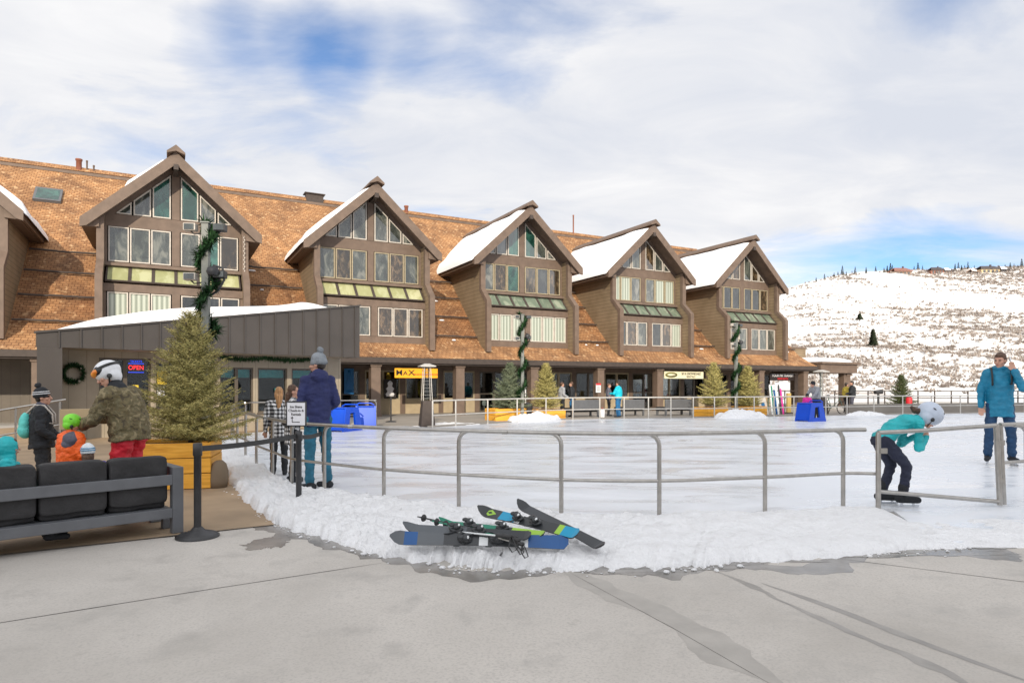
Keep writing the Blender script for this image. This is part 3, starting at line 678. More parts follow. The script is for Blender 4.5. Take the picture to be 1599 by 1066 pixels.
# shop fronts between u=-9..37.8 at v=32
rnd = random.Random(5)
def shop(u0, u1, kind):
    x0, x1 = u0-U0, u1-U0; y = 3.0
    w = MB(); w.box(x0, x0+.28, y, y+.2, -.02, 2.44, 0)
    if kind == 'win':
        w.box(x0+.28, x1, y, y+.2, -.02, .70, 1); w.box(x0+.28, x1, y, y+.2, 2.2, 2.44, 0)
    else: w.box(x0+.28, x1, y, y+.2, 2.2, 2.44, 0)
    part('shopfront_wall', w, ['trim', 'knee_wall'] if u0 > 2 else ['dark_board', 'dark_board'], MBLD)
    f = MB(); z0 = .70 if kind == 'win' else .0; n = max(1, round((x1-x0-.28)/1.05)); W = (x1-x0-.28)/n
    for i in range(n):
        a = x0+.28+i*W; b_ = a+W
        f.box(a, a+.07, y+.02, y+.12, z0, 2.2); f.box(b_-.07, b_, y+.02, y+.12, z0, 2.2); f.box(a+.07, b_-.07, y+.02, y+.12, z0, z0+.07); f.box(a+.07, b_-.07, y+.02, y+.12, 2.12, 2.2)
        if kind == 'door': f.box(a+.07, b_-.07, y+.02, y+.10, .95, 1.03)
    fo = part('shop_window' if kind == 'win' else 'shop_door', f, 'frame_brown' if kind == 'door' or rnd.random() < .4 else 'frame_tan', MBLD)
    g = MB()
    for i in range(n):
        a = x0+.28+i*W; g.box(a+.07, a+W-.07, y+.06, y+.07, z0+.07, 2.12)
    part('pane', g, 'shop_glass', fo)

us = [-17,-12.6,-8.4,-4.2,0]
uu = -16.8
while uu < 37.0:
    shop(uu, uu+2.1, 'win' if (int(uu*10)//7) % 4 else 'door'); uu += 2.1
# interior: back wall, floor, shelves with goods, ceiling lamps
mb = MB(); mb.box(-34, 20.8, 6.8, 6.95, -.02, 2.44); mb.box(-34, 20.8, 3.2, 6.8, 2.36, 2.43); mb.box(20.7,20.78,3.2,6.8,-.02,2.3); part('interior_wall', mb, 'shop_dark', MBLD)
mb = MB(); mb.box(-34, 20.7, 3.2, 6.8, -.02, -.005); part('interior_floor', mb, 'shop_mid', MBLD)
goods = ['shop_mid','bright_cyan','red_cloth','paper','mid_grey','yellow_cloth','jean_blue','wood_board','ski_white','purple']
for k in range(70):
    u = -16+rnd.random()*52; g = MB(); w_ = .12+rnd.random()*.3; h0 = rnd.choice([.3,.7,.9,1.2]); hh = .3+rnd.random()*.7; y = 3.45+rnd.random()*2.2
    x = u-U0
    g.loft([(x,y,h0),(x,y,h0+hh*.35),(x,y,h0+hh*.8),(x,y,h0+hh)],[(w_*.4,w_*.3),(w_*.55,w_*.3),(w_*.5,w_*.3),(w_*.15,w_*.15)],(1,0,0),seg=8)
    g.tube([(x,y,0),(x,y,h0+.02)],.02,seg=5)
    part('shop_goods', g, rnd.choice(goods), MBLD)
for px, v in ((700,33.6),(747,33.4),(1190,33.5),(607,33.6),(870,34),(960,34),(1000,34.2)):
    t = (px-CX)/F; u = v*(CU+t*SU)/(SU-t*CU); g = MB(); g.lathe([(.05,.1),(.17,.03),(.17,0),(.02,0)], (u-U0, v-V0, 2.22), 14)
    part('ceiling_lamp', g, 'lamp_warm', MBLD)
# skylight, vents
mb = MB()
for a,b_ in ((-5.65,-4.55),): 
    q = lambda u,v,d: L(u, v-d*.66, roofh(v)+d*.75)
    fr1 = [q(a,37.5,.0),q(b_,37.5,.0),q(b_,38.4,.0),q(a,38.4,.0)]; fr2 = [q(a,37.5,.14),q(b_,37.5,.14),q(b_,38.4,.14),q(a,38.4,.14)]
    mb.prism(fr1, fr2); sk = part('skylight', mb, 'grey_metal', mroof)
    g = MB(); i_ = .1; g.prism([q(a+i_,37.5+i_,.13),q(b_-i_,37.5+i_,.13),q(b_-i_,38.4-i_,.13),q(a+i_,38.4-i_,.13)],[q(a+i_,37.5+i_,.15),q(b_-i_,37.5+i_,.15),q(b_-i_,38.4-i_,.15),q(a+i_,38.4-i_,.15)]); part('skylight_pane', g, 'glass_green', mroof)
for u, r, h, mn in ((-4.1,.13,.62,'brick_red'),(-3.75,.04,.6,'trim'),(-3.45,.04,.4,'trim'),(13.6,.12,.5,'brick_red'),(26.5,.05,1.5,'brick_red')):
    g = MB(); g.lathe([(r,-.3),(r,h-.1),(r*1.25,h-.09),(r*1.25,h)], L(u,40.2,12.55), 12); part('roof_vent', g, mn, mroof)
g = MB(); g.box(7.3-U0,8.3-U0,11.0,11.5,12.3,12.95); g.box(7.2-U0,8.4-U0,10.9,11.6,12.95,13.0); part('roof_vent', g, 'trim_dark', mroof)
# snow guards with icy bits
CI = [0.28+8.4*i for i in range(-4, 5)]
for i, c in enumerate(CI):
    for k, v in enumerate((30.75, 31.9, 33.1, 34.2)):
        g = MB(); a, b_ = c+2.85, c+8.4-2.85
        if c > 33: b_ = UR-.1
        x = a
        while x < b_-.05:
            g.tube([L(x, v-.10, roofh(v)+.10+.03*rnd.random()), L(min(x+.5,b_), v-.10, roofh(v)+.10+.03*rnd.random())], .045, seg=6); x += .5
        gg = part('snow_guard', g, 'trim_dark', mroof)
        for q in range(rnd.choice([1,2,3])):
            g = MB()
            x = a+.2+rnd.random()*(b_-a-.8); w_ = .05+rnd.random()*.16
            g.ell(L(x+w_/2, v-.16, roofh(v-.16)+.06), (w_, .09, .05), seg=8, rings=6)
            if c > -3: part('ice_lump', g, 'snow_roof', gg)

# ---- gable bays
def poly_window(mb_f, mb_p, pts, v, fw=.05, depth=.08):
    n = len(pts); cx = sum(p[0] for p in pts)/n; cz = sum(p[1] for p in pts)/n
    ins = []
    for i in range(n):                                              # proper inset
        p0 = Vector(pts[i-1]); p1 = Vector(pts[i]); p2 = Vector(pts[(i+1)%n])
        d1 = (p1-p0).normalized(); d2 = (p2-p1).normalized(); n1 = Vector((-d1.y,d1.x)); n2 = Vector((-d2.y,d2.x))
        m_ = (n1+n2); m_ = m_/max(.25, m_.dot(n1)) ; ins.append(p1+m_*fw)
    for i in range(n):
        a, b_, c_, d_ = pts[i], pts[(i+1)%n], ins[(i+1)%n], ins[i]
        mb_f.prism([(a[0],v,a[1]),(b_[0],v,b_[1]),(c_[0],v,c_[1]),(d_[0],v,d_[1])],[(a[0],v-depth,a[1]),(b_[0],v-depth,b_[1]),(c_[0],v-depth,c_[1]),(d_[0],v-depth,d_[1])])
    mb_p.prism([(p[0],v-.03,p[1]) for p in ins],[(p[0],v-.04,p[1]) for p in ins])
PANES = [  # per bay: gable row(6), middle row(6), lower row(6), solar
 (['glass_grey','glass_grey','glass_green','glass_green','glass_grey','glass_grey'],['glass_grey','glass_grey','glass_grey','glass_grey','glass_green','glass_brownish'],['glass_curtain']*3+['glass_dark']*3,'glass_solar'),
 (['glass_grey']*6,['glass_grey','glass_brownish','glass_grey','glass_grey','glass_brownish','glass_grey'],['glass_grey','glass_grey','glass_grey','glass_brownish','glass_brownish','glass_brownish'],'glass_solar'),
 (['glass_grey','glass_grey','glass_green','glass_green','glass_grey','glass_grey'],['glass_grey','glass_brownish','glass_green','glass_brownish','glass_dark','glass_brownish'],['glass_curtain']*6,'glass_solar_dim'),
 (['glass_grey']*3+['glass_brownish','glass_grey','glass_grey'],['glass_curtain','glass_curtain','glass_grey','glass_grey','glass_curtain','glass_curtain'],['glass_dark','glass_brownish','glass_grey','glass_dark','glass_brownish','glass_curtain'],'glass_solar_dim'),
 (['glass_grey','glass_grey','glass_brownish','glass_grey','glass_brownish','glass_brownish'],['glass_dark','glass_dark','glass_dark','glass_dark','glass_dark','glass_brownish'],['glass_grey','glass_brownish','glass_grey','glass_grey','glass_grey','glass_grey'],'glass_solar_dim')]
for i in range(-1, 5):
    c = .28+8.4*i-U0; pan = PANES[max(i,0)]; g = MB(); Y = lambda v: v-V0
    for s_ in (-1, 1):                                              # brown edge posts
        xa, xb = (c+s_*2.54, c+s_*2.80)
        fr_pts = [(30.3,8.35),(30.3,6.45),(29.6,5.78),(29.6,3.14)]
        bk = [(30.52,8.35),(30.52,6.36),(29.82,5.69),(29.82,3.14)]
        for k in range(3):
            g.prism([(xa,Y(fr_pts[k][0]),fr_pts[k][1]),(xb,Y(fr_pts[k][0]),fr_pts[k][1]),(xb,Y(fr_pts[k+1][0]),fr_pts[k+1][1]),(xa,Y(fr_pts[k+1][0]),fr_pts[k+1][1])],
                    [(xa,Y(bk[k][0]),bk[k][1]),(xb,Y(bk[k][0]),bk[k][1]),(xb,Y(bk[k+1][0]),bk[k+1][1]),(xa,Y(bk[k+1][0]),bk[k+1][1])])
    v1, v2 = Y(31.0), Y(30.4)
    g.box(c-2.6,c+2.6,v1,v1+.3,7.95,8.45); g.box(c-2.6,c+2.6,v1,v1+.3,6.26,6.48); g.box(c-2.6,c+2.6,v1-.25,v1-.001,6.30,6.42)
    g.box(c-.15,c+.15,v1-.02,v1+.3,6.48,7.95); g.box(c-.15,c+.15,v1-.02,v1+.3,8.45,10.55)
    g.box(c-2.6,c+2.6,v2-.05,v2+.25,5.20,5.52); g.box(c-2.6,c+2.6,v2-.05,v2+.25,3.30,3.78); g.box(c-.15,c+.15,v2-.07,v2+.25,3.78,5.20)
    for xx in (-2.6,2.48): g.box(c+xx,c+xx+.12,v1,v1+.3,6.48,7.95); g.box(c+xx,c+xx+.12,v2,v2+.25,3.78,5.2)
    bay = part('gable_bay', g, 'trim', MBLD)
    # side walls with lap siding
    for s_ in (-1, 1):
        w = MB(); x0 = c+s_*2.57; x1 = c+s_*2.77
        pl = [(30.5,8.3),(30.5,6.40),(29.80,5.70),(29.80,3.12),(30.4,3.3),(34.6,7.2),(36.2,8.4)]
        w.prism([(x0,Y(a),b_) for a,b_ in pl],[(x1,Y(a),b_) for a,b_ in pl]); part('side_wall', w, 'siding', bay)
    w = MB(); w.box(c-2.56,c+2.56,v1+.31,v1+.4,6.3,8.5); w.box(c-2.56,c+2.56,v2+.26,v2+.35,3.4,5.5)
    w.prism([(c-2.4,v1+.31,8.5),(c+2.4,v1+.31,8.5),(c,v1+.31,10.6)],[(c-2.4,v1+.4,8.5),(c+2.4,v1+.4,8.5),(c,v1+.4,10.6)]); part('inner_wall', w, 'shop_dark', bay)
    hl = lambda x: 10.50-.923*abs(x)                                # underside line of the roof
    kk = 0
    for s_, xs in ((-1,[(-2.15,-1.62),(-1.55,-.92),(-.86,-.19)]),(1,[(.19,.86),(.92,1.55),(1.62,2.15)])):
        for a, b_ in xs:
            f, p = MB(), MB(); q = [(c+a,8.47),(c+b_,8.47),(c+b_,hl(b_)),(c+a,hl(a))]
            poly_window(f, p, q, v1+.06); wo = part('gable_window', f, 'frame_white', bay); part('pane', p, pan[0][kk], wo); kk += 1
    # trim filling the slivers under the rake
    f = MB()
    for s_ in (-1,1): f.prism([(c+s_*2.58,v1+.02,8.45),(c+s_*2.2,v1+.02,8.45),(c+s_*.15,v1+.02,10.40),(c+s_*.15,v1+.02,10.8),(c+s_*2.58,v1+.02,8.62)],[(c+s_*2.58,v1+.26,8.45),(c+s_*2.2,v1+.26,8.45),(c+s_*.15,v1+.26,10.40),(c+s_*.15,v1+.26,10.8),(c+s_*2.58,v1+.26,8.62)])
    part('rake_trim', f, 'trim', bay)
    for row, (z0, z1, vv) in enumerate(((6.50,7.93,v1),(3.80,5.18,v2))):
        kk = 0
        for x0 in (-2.46, .17):
            for j in range(3):
                W = 2.29/3; a = c+x0+j*W; f, p = MB(), MB()
                poly_window(f, p, [(a+.02,z0),(a+W-.02,z0),(a+W-.02,z1),(a+.02,z1)], vv+.06, .048); wo = part('window', f, 'frame_white' if i < 1 or row else 'frame_tan', bay); part('pane', p, pan[1+row][kk], wo); kk += 1
    for j in range(6):                                              # sloped glazing
        W = 5.0/6; a = c-2.5+j*W; f, p = MB(), MB()
        q = lambda x, t, d: (x, v1-.02+(v2-v1-.10)*t-d*.7, 6.28-.72*t+d*.6)
        for (xa, xb) in ((a,a+.06),(a+W-.06,a+W)): f.prism([q(xa,0,0),q(xb,0,0),q(xb,1,0),q(xa,1,0)],[q(xa,0,.07),q(xb,0,.07),q(xb,1,.07),q(xa,1,.07)])
        f.prism([q(a+.06,.93,0),q(a+W-.06,.93,0),q(a+W-.06,1,0),q(a+.06,1,0)],[q(a+.06,.93,.07),q(a+W-.06,.93,.07),q(a+W-.06,1,.07),q(a+.06,1,.07)])
        wo = part('sloped_window', f, 'trim_dark', bay); p.prism([q(a+.06,.02,.02),q(a+W-.06,.02,.02),q(a+W-.06,.93,.02),q(a+.06,.93,.02)],[q(a+.06,.02,.035),q(a+W-.06,.02,.035),q(a+W-.06,.93,.035),q(a+.06,.93,.035)])
        part('pane', p, pan[3], wo)
    # roof of the bay
    vb = lambda h: Y(34.6+(h-7.54)/.888+.25)
    r_ = MB()
    for s_ in (-1, 1):
        t0 = (c, 11.0); t1 = (c+s_*3.28, 7.97)
        top = [(t0[0],Y(30.08),t0[1]),(t1[0],Y(30.08),t1[1]),(t1[0],vb(t1[1]),t1[1]),(t0[0],vb(t0[1]),t0[1])]
        r_.prism(top, [(x,y,z-.13) for x,y,z in top])
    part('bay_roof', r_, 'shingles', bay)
    for s_ in (-1, 1):
        bb = MB(); a = [(c,Y(29.98),11.03),(c+s_*3.32,Y(29.98),7.965),(c+s_*3.32,Y(29.98),7.60),(c+s_*3.1,Y(29.98),7.66),(c,Y(29.98),10.52)]
        bb.prism(a, [(x,y+.10,z) for x,y,z in a]); 
        bb.box(*sorted((c+s_*3.20,c+s_*3.30)), Y(30.083), vb(8)+.0, 7.68, 7.86)
        a = [(c+s_*.02,Y(30.085),10.86),(c+s_*3.19,Y(30.085),7.90),(c+s_*3.19,Y(30.085),7.84),(c+s_*.02,Y(30.085),10.79)]
        bb.prism(a, [(x,vb(z),z) for x,y,z in a])
        part('barge_board', bb, 'trim', bay)
        ep = MB(); a = [(c+s_*2.70,Y(30.2),8.30),(c+s_*3.19,Y(30.2),7.85),(c+s_*3.19,Y(30.2),7.66),(c+s_*2.70,Y(30.2),7.70)]; ep.prism(a,[(x,vb(8)-.2,z) for x,y,z in a]); part('eave_box', ep, 'trim', bay)
    cap_ = MB()
    for s_ in (-1,1):
        a = [(c,Y(29.80),11.27),(c+s_*.34,Y(29.80),10.98),(c+s_*.34,Y(29.80),10.90),(c,Y(29.80),11.02)]
        cap_.prism(a, [(x,Y(38.3),z) for x,y,z in a])
    part('ridge_cap', cap_, 'trim', bay)
    be = MB(); be.box(c-.09,c+.09,Y(29.9),Y(31),10.28,10.50); part('ridge_beam', be, 'trim_dark', bay)
    # snow on the left slope
    sm = MB(); n1, n2 = 40, 56; vs = []
    s_ = -1; T0, T1 = ((.10, .58) if i == 0 else (.05, 1.04))
    if i == -1: s_ = 1; T0, T1 = .35, 1.05
    for a in range(n1):
        for b_ in range(n2):
            t = T0+(T1-T0)*a/(n1-1); x = c+s_*3.28*t; z = 11.0-3.03*t; y0 = Y(30.12); y1 = vb(max(z, 7.9))+.2
            w_ = b_/(n2-1); y = y0+(y1-y0)*w_
            ed = (min(1, min(a, n1-1-a)/4)**.5)*(min(1, min(b_, n2-1-b_)/3)**.5)
            if s_ == 1: ed *= 1 if noise.noise(Vector((x*1.3,y*1.3,3)))+1.0*(1 if i==0 else t)-.55 > 0 else 0
            th = (.30 if i else .34)*(1+.35*noise.noise(Vector((x*.8,y*.8,i))))*ed*(.75+.35*t)
            vs.append((x-s_*0-(.0), y, z-.02+th))
    sm.add(vs, [(a*n2+b_,(a+1)*n2+b_,(a+1)*n2+b_+1,a*n2+b_+1) for a in range(n1-1) for b_ in range(n2-1)], 0, True)
    part('snow_cover', sm, 'snow_roof', bay)

# ---- flat-roofed annex at the right end
AN = thing('annex_pavilion', 'flat-roofed brown pavilion with snow on its roof at the right end of the chalet', 'pavilion', BW(39.2,30,0), RB)
def Z(u, v): return (u-39.2, v-30)
z_ = 43.5
mb = MB(); mb.box(-.3,3.6,-1.2,4.5,2.30,2.90); rf_ = part('roof', mb, 'trim', AN)
mb = MB(); mb.box(-.35,3.75,-1.35,4.6,2.902,3.05); part('cornice', mb, 'trim', rf_)
mb = MB(); vs=[]
for a in range(20):
    for b_ in range(20):
        x=-.3+3.9*a/19; y=-1.1+5.2*b_/19; ed=(min(1,min(a,19-a)/3)**.5)*(min(1,min(b_,19-b_)/3)**.5); vs.append((x,y,3.04+ed*(.34+.06*noise.noise(Vector((x,y,0))))))
mb.add(vs,[(a*20+b_,(a+1)*20+b_,(a+1)*20+b_+1,a*20+b_+1) for a in range(19) for b_ in range(19)],0,True); part('snow_cover', mb, 'snow_roof', AN)
for x, y in ((3.1,-.7),(3.1,3.6),(.0,3.6)):
    mb = MB(); mb.box(x-.2,x+.2,y-.2,y+.2,-.05,2.3); mb.box(x-.26,x+.26,y-.26,y+.26,2.1,2.297); part('column', mb, 'trim', AN)
mb = MB(); mb.box(-.1,2.6,2.2,5.5,3.0,4.15); part('upper_block', mb, 'siding', AN)
mb = MB(); mb.box(-.15,2.65,2.15,5.55,4.152,4.25); part('parapet', mb, 'trim', AN)

# ================================================================== TICKET BUILDING (front left)
P0, P1 = at(58, 15.9), at(562, 22.0); dd = (P1-P0); LT = dd.length; ang = math.atan2(dd.y, dd.x)
TK = thing('ticket_office', 'low grey-brown ticket office with a sloping metal fascia and snow on its roof', 'building', P0, ang)
mb = MB(); zb = 2.38; zt0, zt1 = 2.71, 4.12
mb.prism([(0,0,zb),(LT,0,zb),(LT,0,zt1),(0,0,zt0)],[(0,.18,zb),(LT,.18,zb),(LT,.18,zt1),(0,.18,zt0)])
mb.prism([(LT-.18,.18,zb),(LT,.18,zb),(LT,.18,zt1),(LT-.18,.18,zt1)],[(LT-.18,7,zb),(LT,7,zb),(LT,7,zt1),(LT-.18,7,zt1)])
mb.prism([(0,.18,zb),(.18,.18,zb),(.18,.18,zt0),(0,.18,zt0)],[(2,7,zb),(2.18,7,zb),(2.18,7,zt0),(2,7,zt0)])
fa = part('fascia', mb, 'fascia_metal', TK)
x = .45
while x < LT-.1:
    zt = zt0+(zt1-zt0)*x/LT; sm = MB(); sm.box(x-.015,x+.015,-.035,-.0015,zb,zt); x += .46; part('seam', sm, 'fascia_metal', fa)
mb = MB(); mb.prism([(-.03,-.04,zt0),(LT+.03,-.04,zt1),(LT+.03,.22,zt1),(-.03,.22,zt0)],[(-.03,-.04,zt0+.05),(LT+.03,-.04,zt1+.05),(LT+.03,.22,zt1+.05),(-.03,.22,zt0+.05)]); part('cap_flashing', mb, 'fascia_metal', fa)
mb = MB(); mb.prism([(.18,.18,zt0-.12),(LT-.18,.18,zt1-.12),(LT-.18,7,zt1-.12),(2.18,7,zt0-.12)],[(.18,.18,zt0-.05),(LT-.18,.18,zt1-.05),(LT-.18,7,zt1-.05),(2.18,7,zt0-.05)]); part('roof', mb, 'fascia_metal', TK)
mb = MB(); n1, n2 = 90, 26; vs = []
for a in range(n1):
    for b_ in range(n2):
        t = a/(n1-1); x = .06+(LT*.90-.06)*t; y = .03+6.6*b_/(n2-1); zt = zt0+(zt1-zt0)*x/LT; x += y*.285*(1-t)
        ed = (min(1,t/.16)**.5)*(min(1,(1-t)/.12)**.6)*(min(1,min(b_,n2-1-b_)/2)**.5)
        vs.append((x,y,zt-.02+ed*(.36-.07*math.sin(t*9+1.0)+.05*noise.noise(Vector((x*.8,y*.8,2))))))
mb.add(vs,[(a*n2+b_,(a+1)*n2+b_,(a+1)*n2+b_+1,a*n2+b_+1) for a in range(n1-1) for b_ in range(n2-1)],0,True); part('snow_cover', mb, 'snow_roof', TK)
mb = MB(); mb.box(.45,LT-.2,.18,1.3,zb,zb+.06); part('soffit', mb, 'board_wall', TK)
mb = MB(); mb.prism([(0,.0015,-.03),(.52,.0015,-.03),(.52,1.3,-.03),(.37,1.3,-.03)],[(0,.0015,zb-.001),(.52,.0015,zb-.001),(.52,1.3,zb-.001),(.37,1.3,zb-.001)]); part('corner_pillar', mb, 'fascia_metal', TK)
# wall at y=1.3 with openings, positions by photo column
def tx(px, y=1.3):                       # local x where column px meets plane y
    t = (px-CX)/F; ca, sa = math.cos(ang), math.sin(ang)
    # X = P0.x + x*ca - y*sa ; Y = P0.y + x*sa + y*ca ; X = t*Y
    return (t*(P0.y+y*ca)-P0.x+y*sa)/(ca-t*sa)
def tz(py, px, y=1.3):
    x = tx(px, y); Yw = P0.y+x*math.sin(ang)+y*math.cos(ang); return hz(py, Yw)
ops = [(155,236,.72,2.2,'dark'),(244,332,.72,2.1,'dark'),(344,396,.55,2.0,'dark'),(403,449,.55,2.0,'dark'),(456,492,.55,2.0,'dark')]
W = MB(); x = .52; yy = 1.3
for a, b_, z0, z1, _ in ops:
    xa, xb = tx(a), tx(b_); W.box(x, xa, yy, yy+.2, -.03, zb); W.box(xa, xb, yy, yy+.2, -.03, z0); W.box(xa, xb, yy, yy+.2, z1, zb); x = xb
W.box(x, LT, yy, yy+.2, -.03, zb); W.box(LT-.2,LT,yy+.2,7,-.03,zb); W.prism([(.37,yy,-.03),(.57,yy,-.03),(2.2,7,-.03),(2.0,7,-.03)],[(.37,yy,zb),(.57,yy,zb),(2.2,7,zb),(2.0,7,zb)]); W.box(2.2,LT-.2,6.8,7,-.03,zb)
part('wall', W, 'board_wall', TK)
for a, b_, z0, z1, _ in ops:
    xa, xb = tx(a), tx(b_); f = MB(); nd = 2 if xb-xa > 1.0 else 1; Wd = (xb-xa)/nd; g = MB()
    for j in range(nd):
        p, q = xa+j*Wd, xa+(j+1)*Wd
        f.box(p,p+.05,yy+.04,yy+.14,z0,z1); f.box(q-.05,q,yy+.04,yy+.14,z0,z1); f.box(p+.05,q-.05,yy+.04,yy+.14,z0,z0+.05); f.box(p+.05,q-.05,yy+.04,yy+.14,z1-.05,z1)
        g.box(p+.05,q-.05,yy+.08,yy+.09,z0+.05,z1-.05)
    f.box(xa-.03,xb+.03,yy-.05,yy-.002,z0-.05,z0-.003)
    wo = part('window', f, 'frame_brown', TK); part('pane', g, 'shop_glass', wo)
    if a > 340:
        g = MB(); g.box(xa+.05,xb-.05,yy+.2,yy+.23,z1-.32,z1-.06); part('roller_blind', g, 'turquoise', wo)
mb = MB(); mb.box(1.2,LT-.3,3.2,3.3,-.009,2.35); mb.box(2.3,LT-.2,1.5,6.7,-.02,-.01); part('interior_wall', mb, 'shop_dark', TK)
# posters inside the glass
for px0, px1, py0, py1, mn in ((208,217,601,618,'poster_yellow'),(246,262,578,600,'poster_yellow'),(246,258,604,622,'paper'),(430,438,606,612,'turquoise')):
    g = MB(); g.box(tx(px0),tx(px1),yy+.02,yy+.03,tz(py1,px0),tz(py0,px0)); part('poster', g, mn, TK)

# far left wing: plain dark board wall and window at the arcade
mb = MB(); mb.box(-59,-21.5,2.85,2.98,-.03,2.44); part('shop_wall', mb, 'dark_board', MBLD)
# hanging signs under the eave, in the building frame
def usolve(px, v): t = (px-CX)/F; return v*(CU+t*SU)/(SU-t*CU)
def zsolve(px, v): u = usolve(px, v); return CU*u+SU*v
def hang_sign(px0, px1, py0, py1, v, mname, label):
    u0, u1 = usolve(px0, v), usolve(px1, v); um = (u0+u1)/2; zc = zsolve((px0+px1)/2, v); h1 = hz(py0, zc); h0 = hz(py1, zc)
    T = thing('hanging_sign', label, 'sign', BW(um, v, h0), RB)
    w = (u1-u0)/2; g = MB(); g.box(-w, w, 0, .06, 0, h1-h0); part('board', g, mname, T, bevel=.01)
    g = MB()
    for x in (-w*.8, w*.8): g.tube([(x,.03,h1-h0),(x,.03,2.46-h0)],.015,seg=6)
    part('hanger', g, 'black_metal', T)
    return T, w, h1-h0
RX = (R(90), 0, 0)
T, w, h = hang_sign(617,684,575,590,29.2,'sign_orange','orange hanging shop sign with dark MAX lettering under the eave')
text('M', .36, 'sign_black', T, (-w*.80,-.006,h*.52), RX, sx=1.2); text('A', .26, 'sign_black', T, (-w*.52,-.006,h*.47), RX, sx=1.3); text('X', .36, 'sign_black', T, (-w*.24,-.006,h*.52), RX, sx=1.25); text('SNOWBOARDS', .13, 'sign_red', T, (w*.42,-.006,h*.36), RX, sx=1.35)
T, w, h = hang_sign(1038,1099,580,591,29.2,'sign_cream','cream hanging sign with an olive oval logo for ski and snowboard rentals')
g = MB(); g.loft([(-w*.66,-.02,h*.52),(-w*.66,-.002,h*.52)],[(w*.30,h*.36),(w*.30,h*.36)],(1,0,0),seg=32); part('logo', g, 'sign_olive', T)
g = MB(); g.loft([(-w*.66,-.026,h*.52),(-w*.66,-.021,h*.52)],[(w*.21,h*.17),(w*.21,h*.17)],(1,0,0),seg=32); part('logo_centre', g, 'sign_cream', T)
text('SKI & SNOWBOARD', .20, 'sign_black', T, (w*.36,-.006,h*.68), RX, sx=.70*w/1.25); text('RENTALS', .17, 'sign_black', T, (w*.34,-.006,h*.26), RX)
T, w, h = hang_sign(1203,1242,583,594,29.6,'sign_black','dark hanging sign with white letters over a red line in the last arcade bay')
text('YOUR PM TRANSIT', .24, 'paper', T, (0,-.006,h*.70), RX, sx=.80*w/.95); text('WINTER SHUTTLE', .18, 'red_cloth', T, (0,-.006,h*.24), RX, sx=.7)
# red notice on a pillar
u = usolve(935,29.05); T = thing('notice_board','small white notice with a red heading fixed to an arcade pillar','notice',BW(u,29.05,1.05),RB)
g = MB(); g.box(-.16,.16,0,.03,0,.50); part('panel', g, 'paper', T); g = MB(); g.box(-.16,.16,-.004,-.001,.40,.50); part('heading', g, 'red_cloth', T)
g = MB(); [g.box(-.11,.11,-.003,-.001,.32-.06*k,.34-.06*k) for k in range(5)]; part('text_lines', g, 'sign_black', T)
# diagonal brace / pipe at px 940
# neon sign in ticket office window
x0 = tx(213,1.36); zc = tz(574,213); T = thing('neon_sign','glowing red and blue OPEN neon sign in the ticket office window','sign',P0+Matrix.Rotation(ang,3,'Z')@Vector((x0,1.36,zc)),ang)
text('OPEN', .18, 'neon_red', T, (0,0,0), RX, sx=.85); g = MB(); g.box(-.2,.2,-.004,.004,.11,.13); g.box(-.2,.2,-.004,.004,-.14,-.12); part('neon_bar', g, 'neon_blue', T)
text('TICKETS', .08, 'neon_blue', T, (0,0,.18), RX)
# ---- hill: trees, houses, scrub
def conifer_low(seed, H=8, Rr=1.9, n=260):
    rr = random.Random(seed); mb = MB()
    for k in range(n):
        z = H*(.08+.9*rr.random()**1.2); rad = Rr*(1-z/H)**.85*(.5+.6*rr.random())*(1+.25*math.sin(z*5)); a = rr.random()*6.283; s = .35+.35*(1-z/H)
        c_ = Vector((math.cos(a)*rad*.6, math.sin(a)*rad*.6, z)); o_ = Vector((math.cos(a), math.sin(a), -.25)); t_ = Vector((-math.sin(a), math.cos(a), 0))
        mb.add([c_+t_*s*.5+Vector((0,0,.15)), c_-t_*s*.5, c_+o_*s*1.1],[(0,1,2)]); mb.add([c_+Vector((0,0,s*.7)), c_-t_*s*.3, c_+o_*s*.8+t_*s*.2],[(0,1,2)])
    mb.tube([(0,0,H*.6),(0,0,H*.92),(0,0,H*1.02)], .10, seg=5, r1=.02)
    return mb
def low_tree(seed, H, Rr, loc, label, group, n=260):
    T = thing('conifer_tree', label, 'tree', loc, random.random()*6, group); part('crown', conifer_low(seed,H,Rr,n), 'ridge_tree', T, nofix=True)
    g = MB(); g.tube([(0,0,-.4),(0,0,H*.5)], .16, seg=6, r1=.08); part('trunk', g, 'bark', T); return T
ridge = [(1303,424),(1309,423),(1316,421.5),(1322,421),(1331,420.5),(1336,420.5),(1353,419),(1368,418),(1381,416.5),(1386,416.5),(1391,416.5),(1394,416.5),(1428,416),(1434,416),(1441,416),(1447,416),(1492,414),(1497,414),(1502,414),(1507,414),(1512,414),(1517,413.5),(1522,413.5),(1565,412.5),(1570,412.5),(1578,412.5),(1584,412),(1590,412),(1596,412),(1604,411),(1612,411),(1560,412.5),(1288,428),(1275,431)]
protos = [low_tree(90+k, 7+k, 1.6+.3*k, (0,0,-50), '', '') for k in range(3)]
rr = random.Random(11); first = [True]*3
RG = 'conifers along the ridge of the snowy hill'
for q, (px, py) in enumerate(ridge):
    k = q % 3; z = 322+rr.random()*10; loc = at(px, z, 0); loc.z = hill_h(px, min(z,329))-.6; s = .22+rr.random()*.3
    if px in (1316,1386,1391,1596,1434): s = .6
    if px in (1275,1288): s = .4
    lab = 'small dark conifer on the ridge of the snowy hill'
    if first[k]: T = protos[k]; T.location = loc; T['group'] = RG; T['label'] = lab; first[k] = False; T.scale = (s,)*3
    else: T = dup(protos[k], loc, rr.random()*6, lab, RG, (s,)*3)
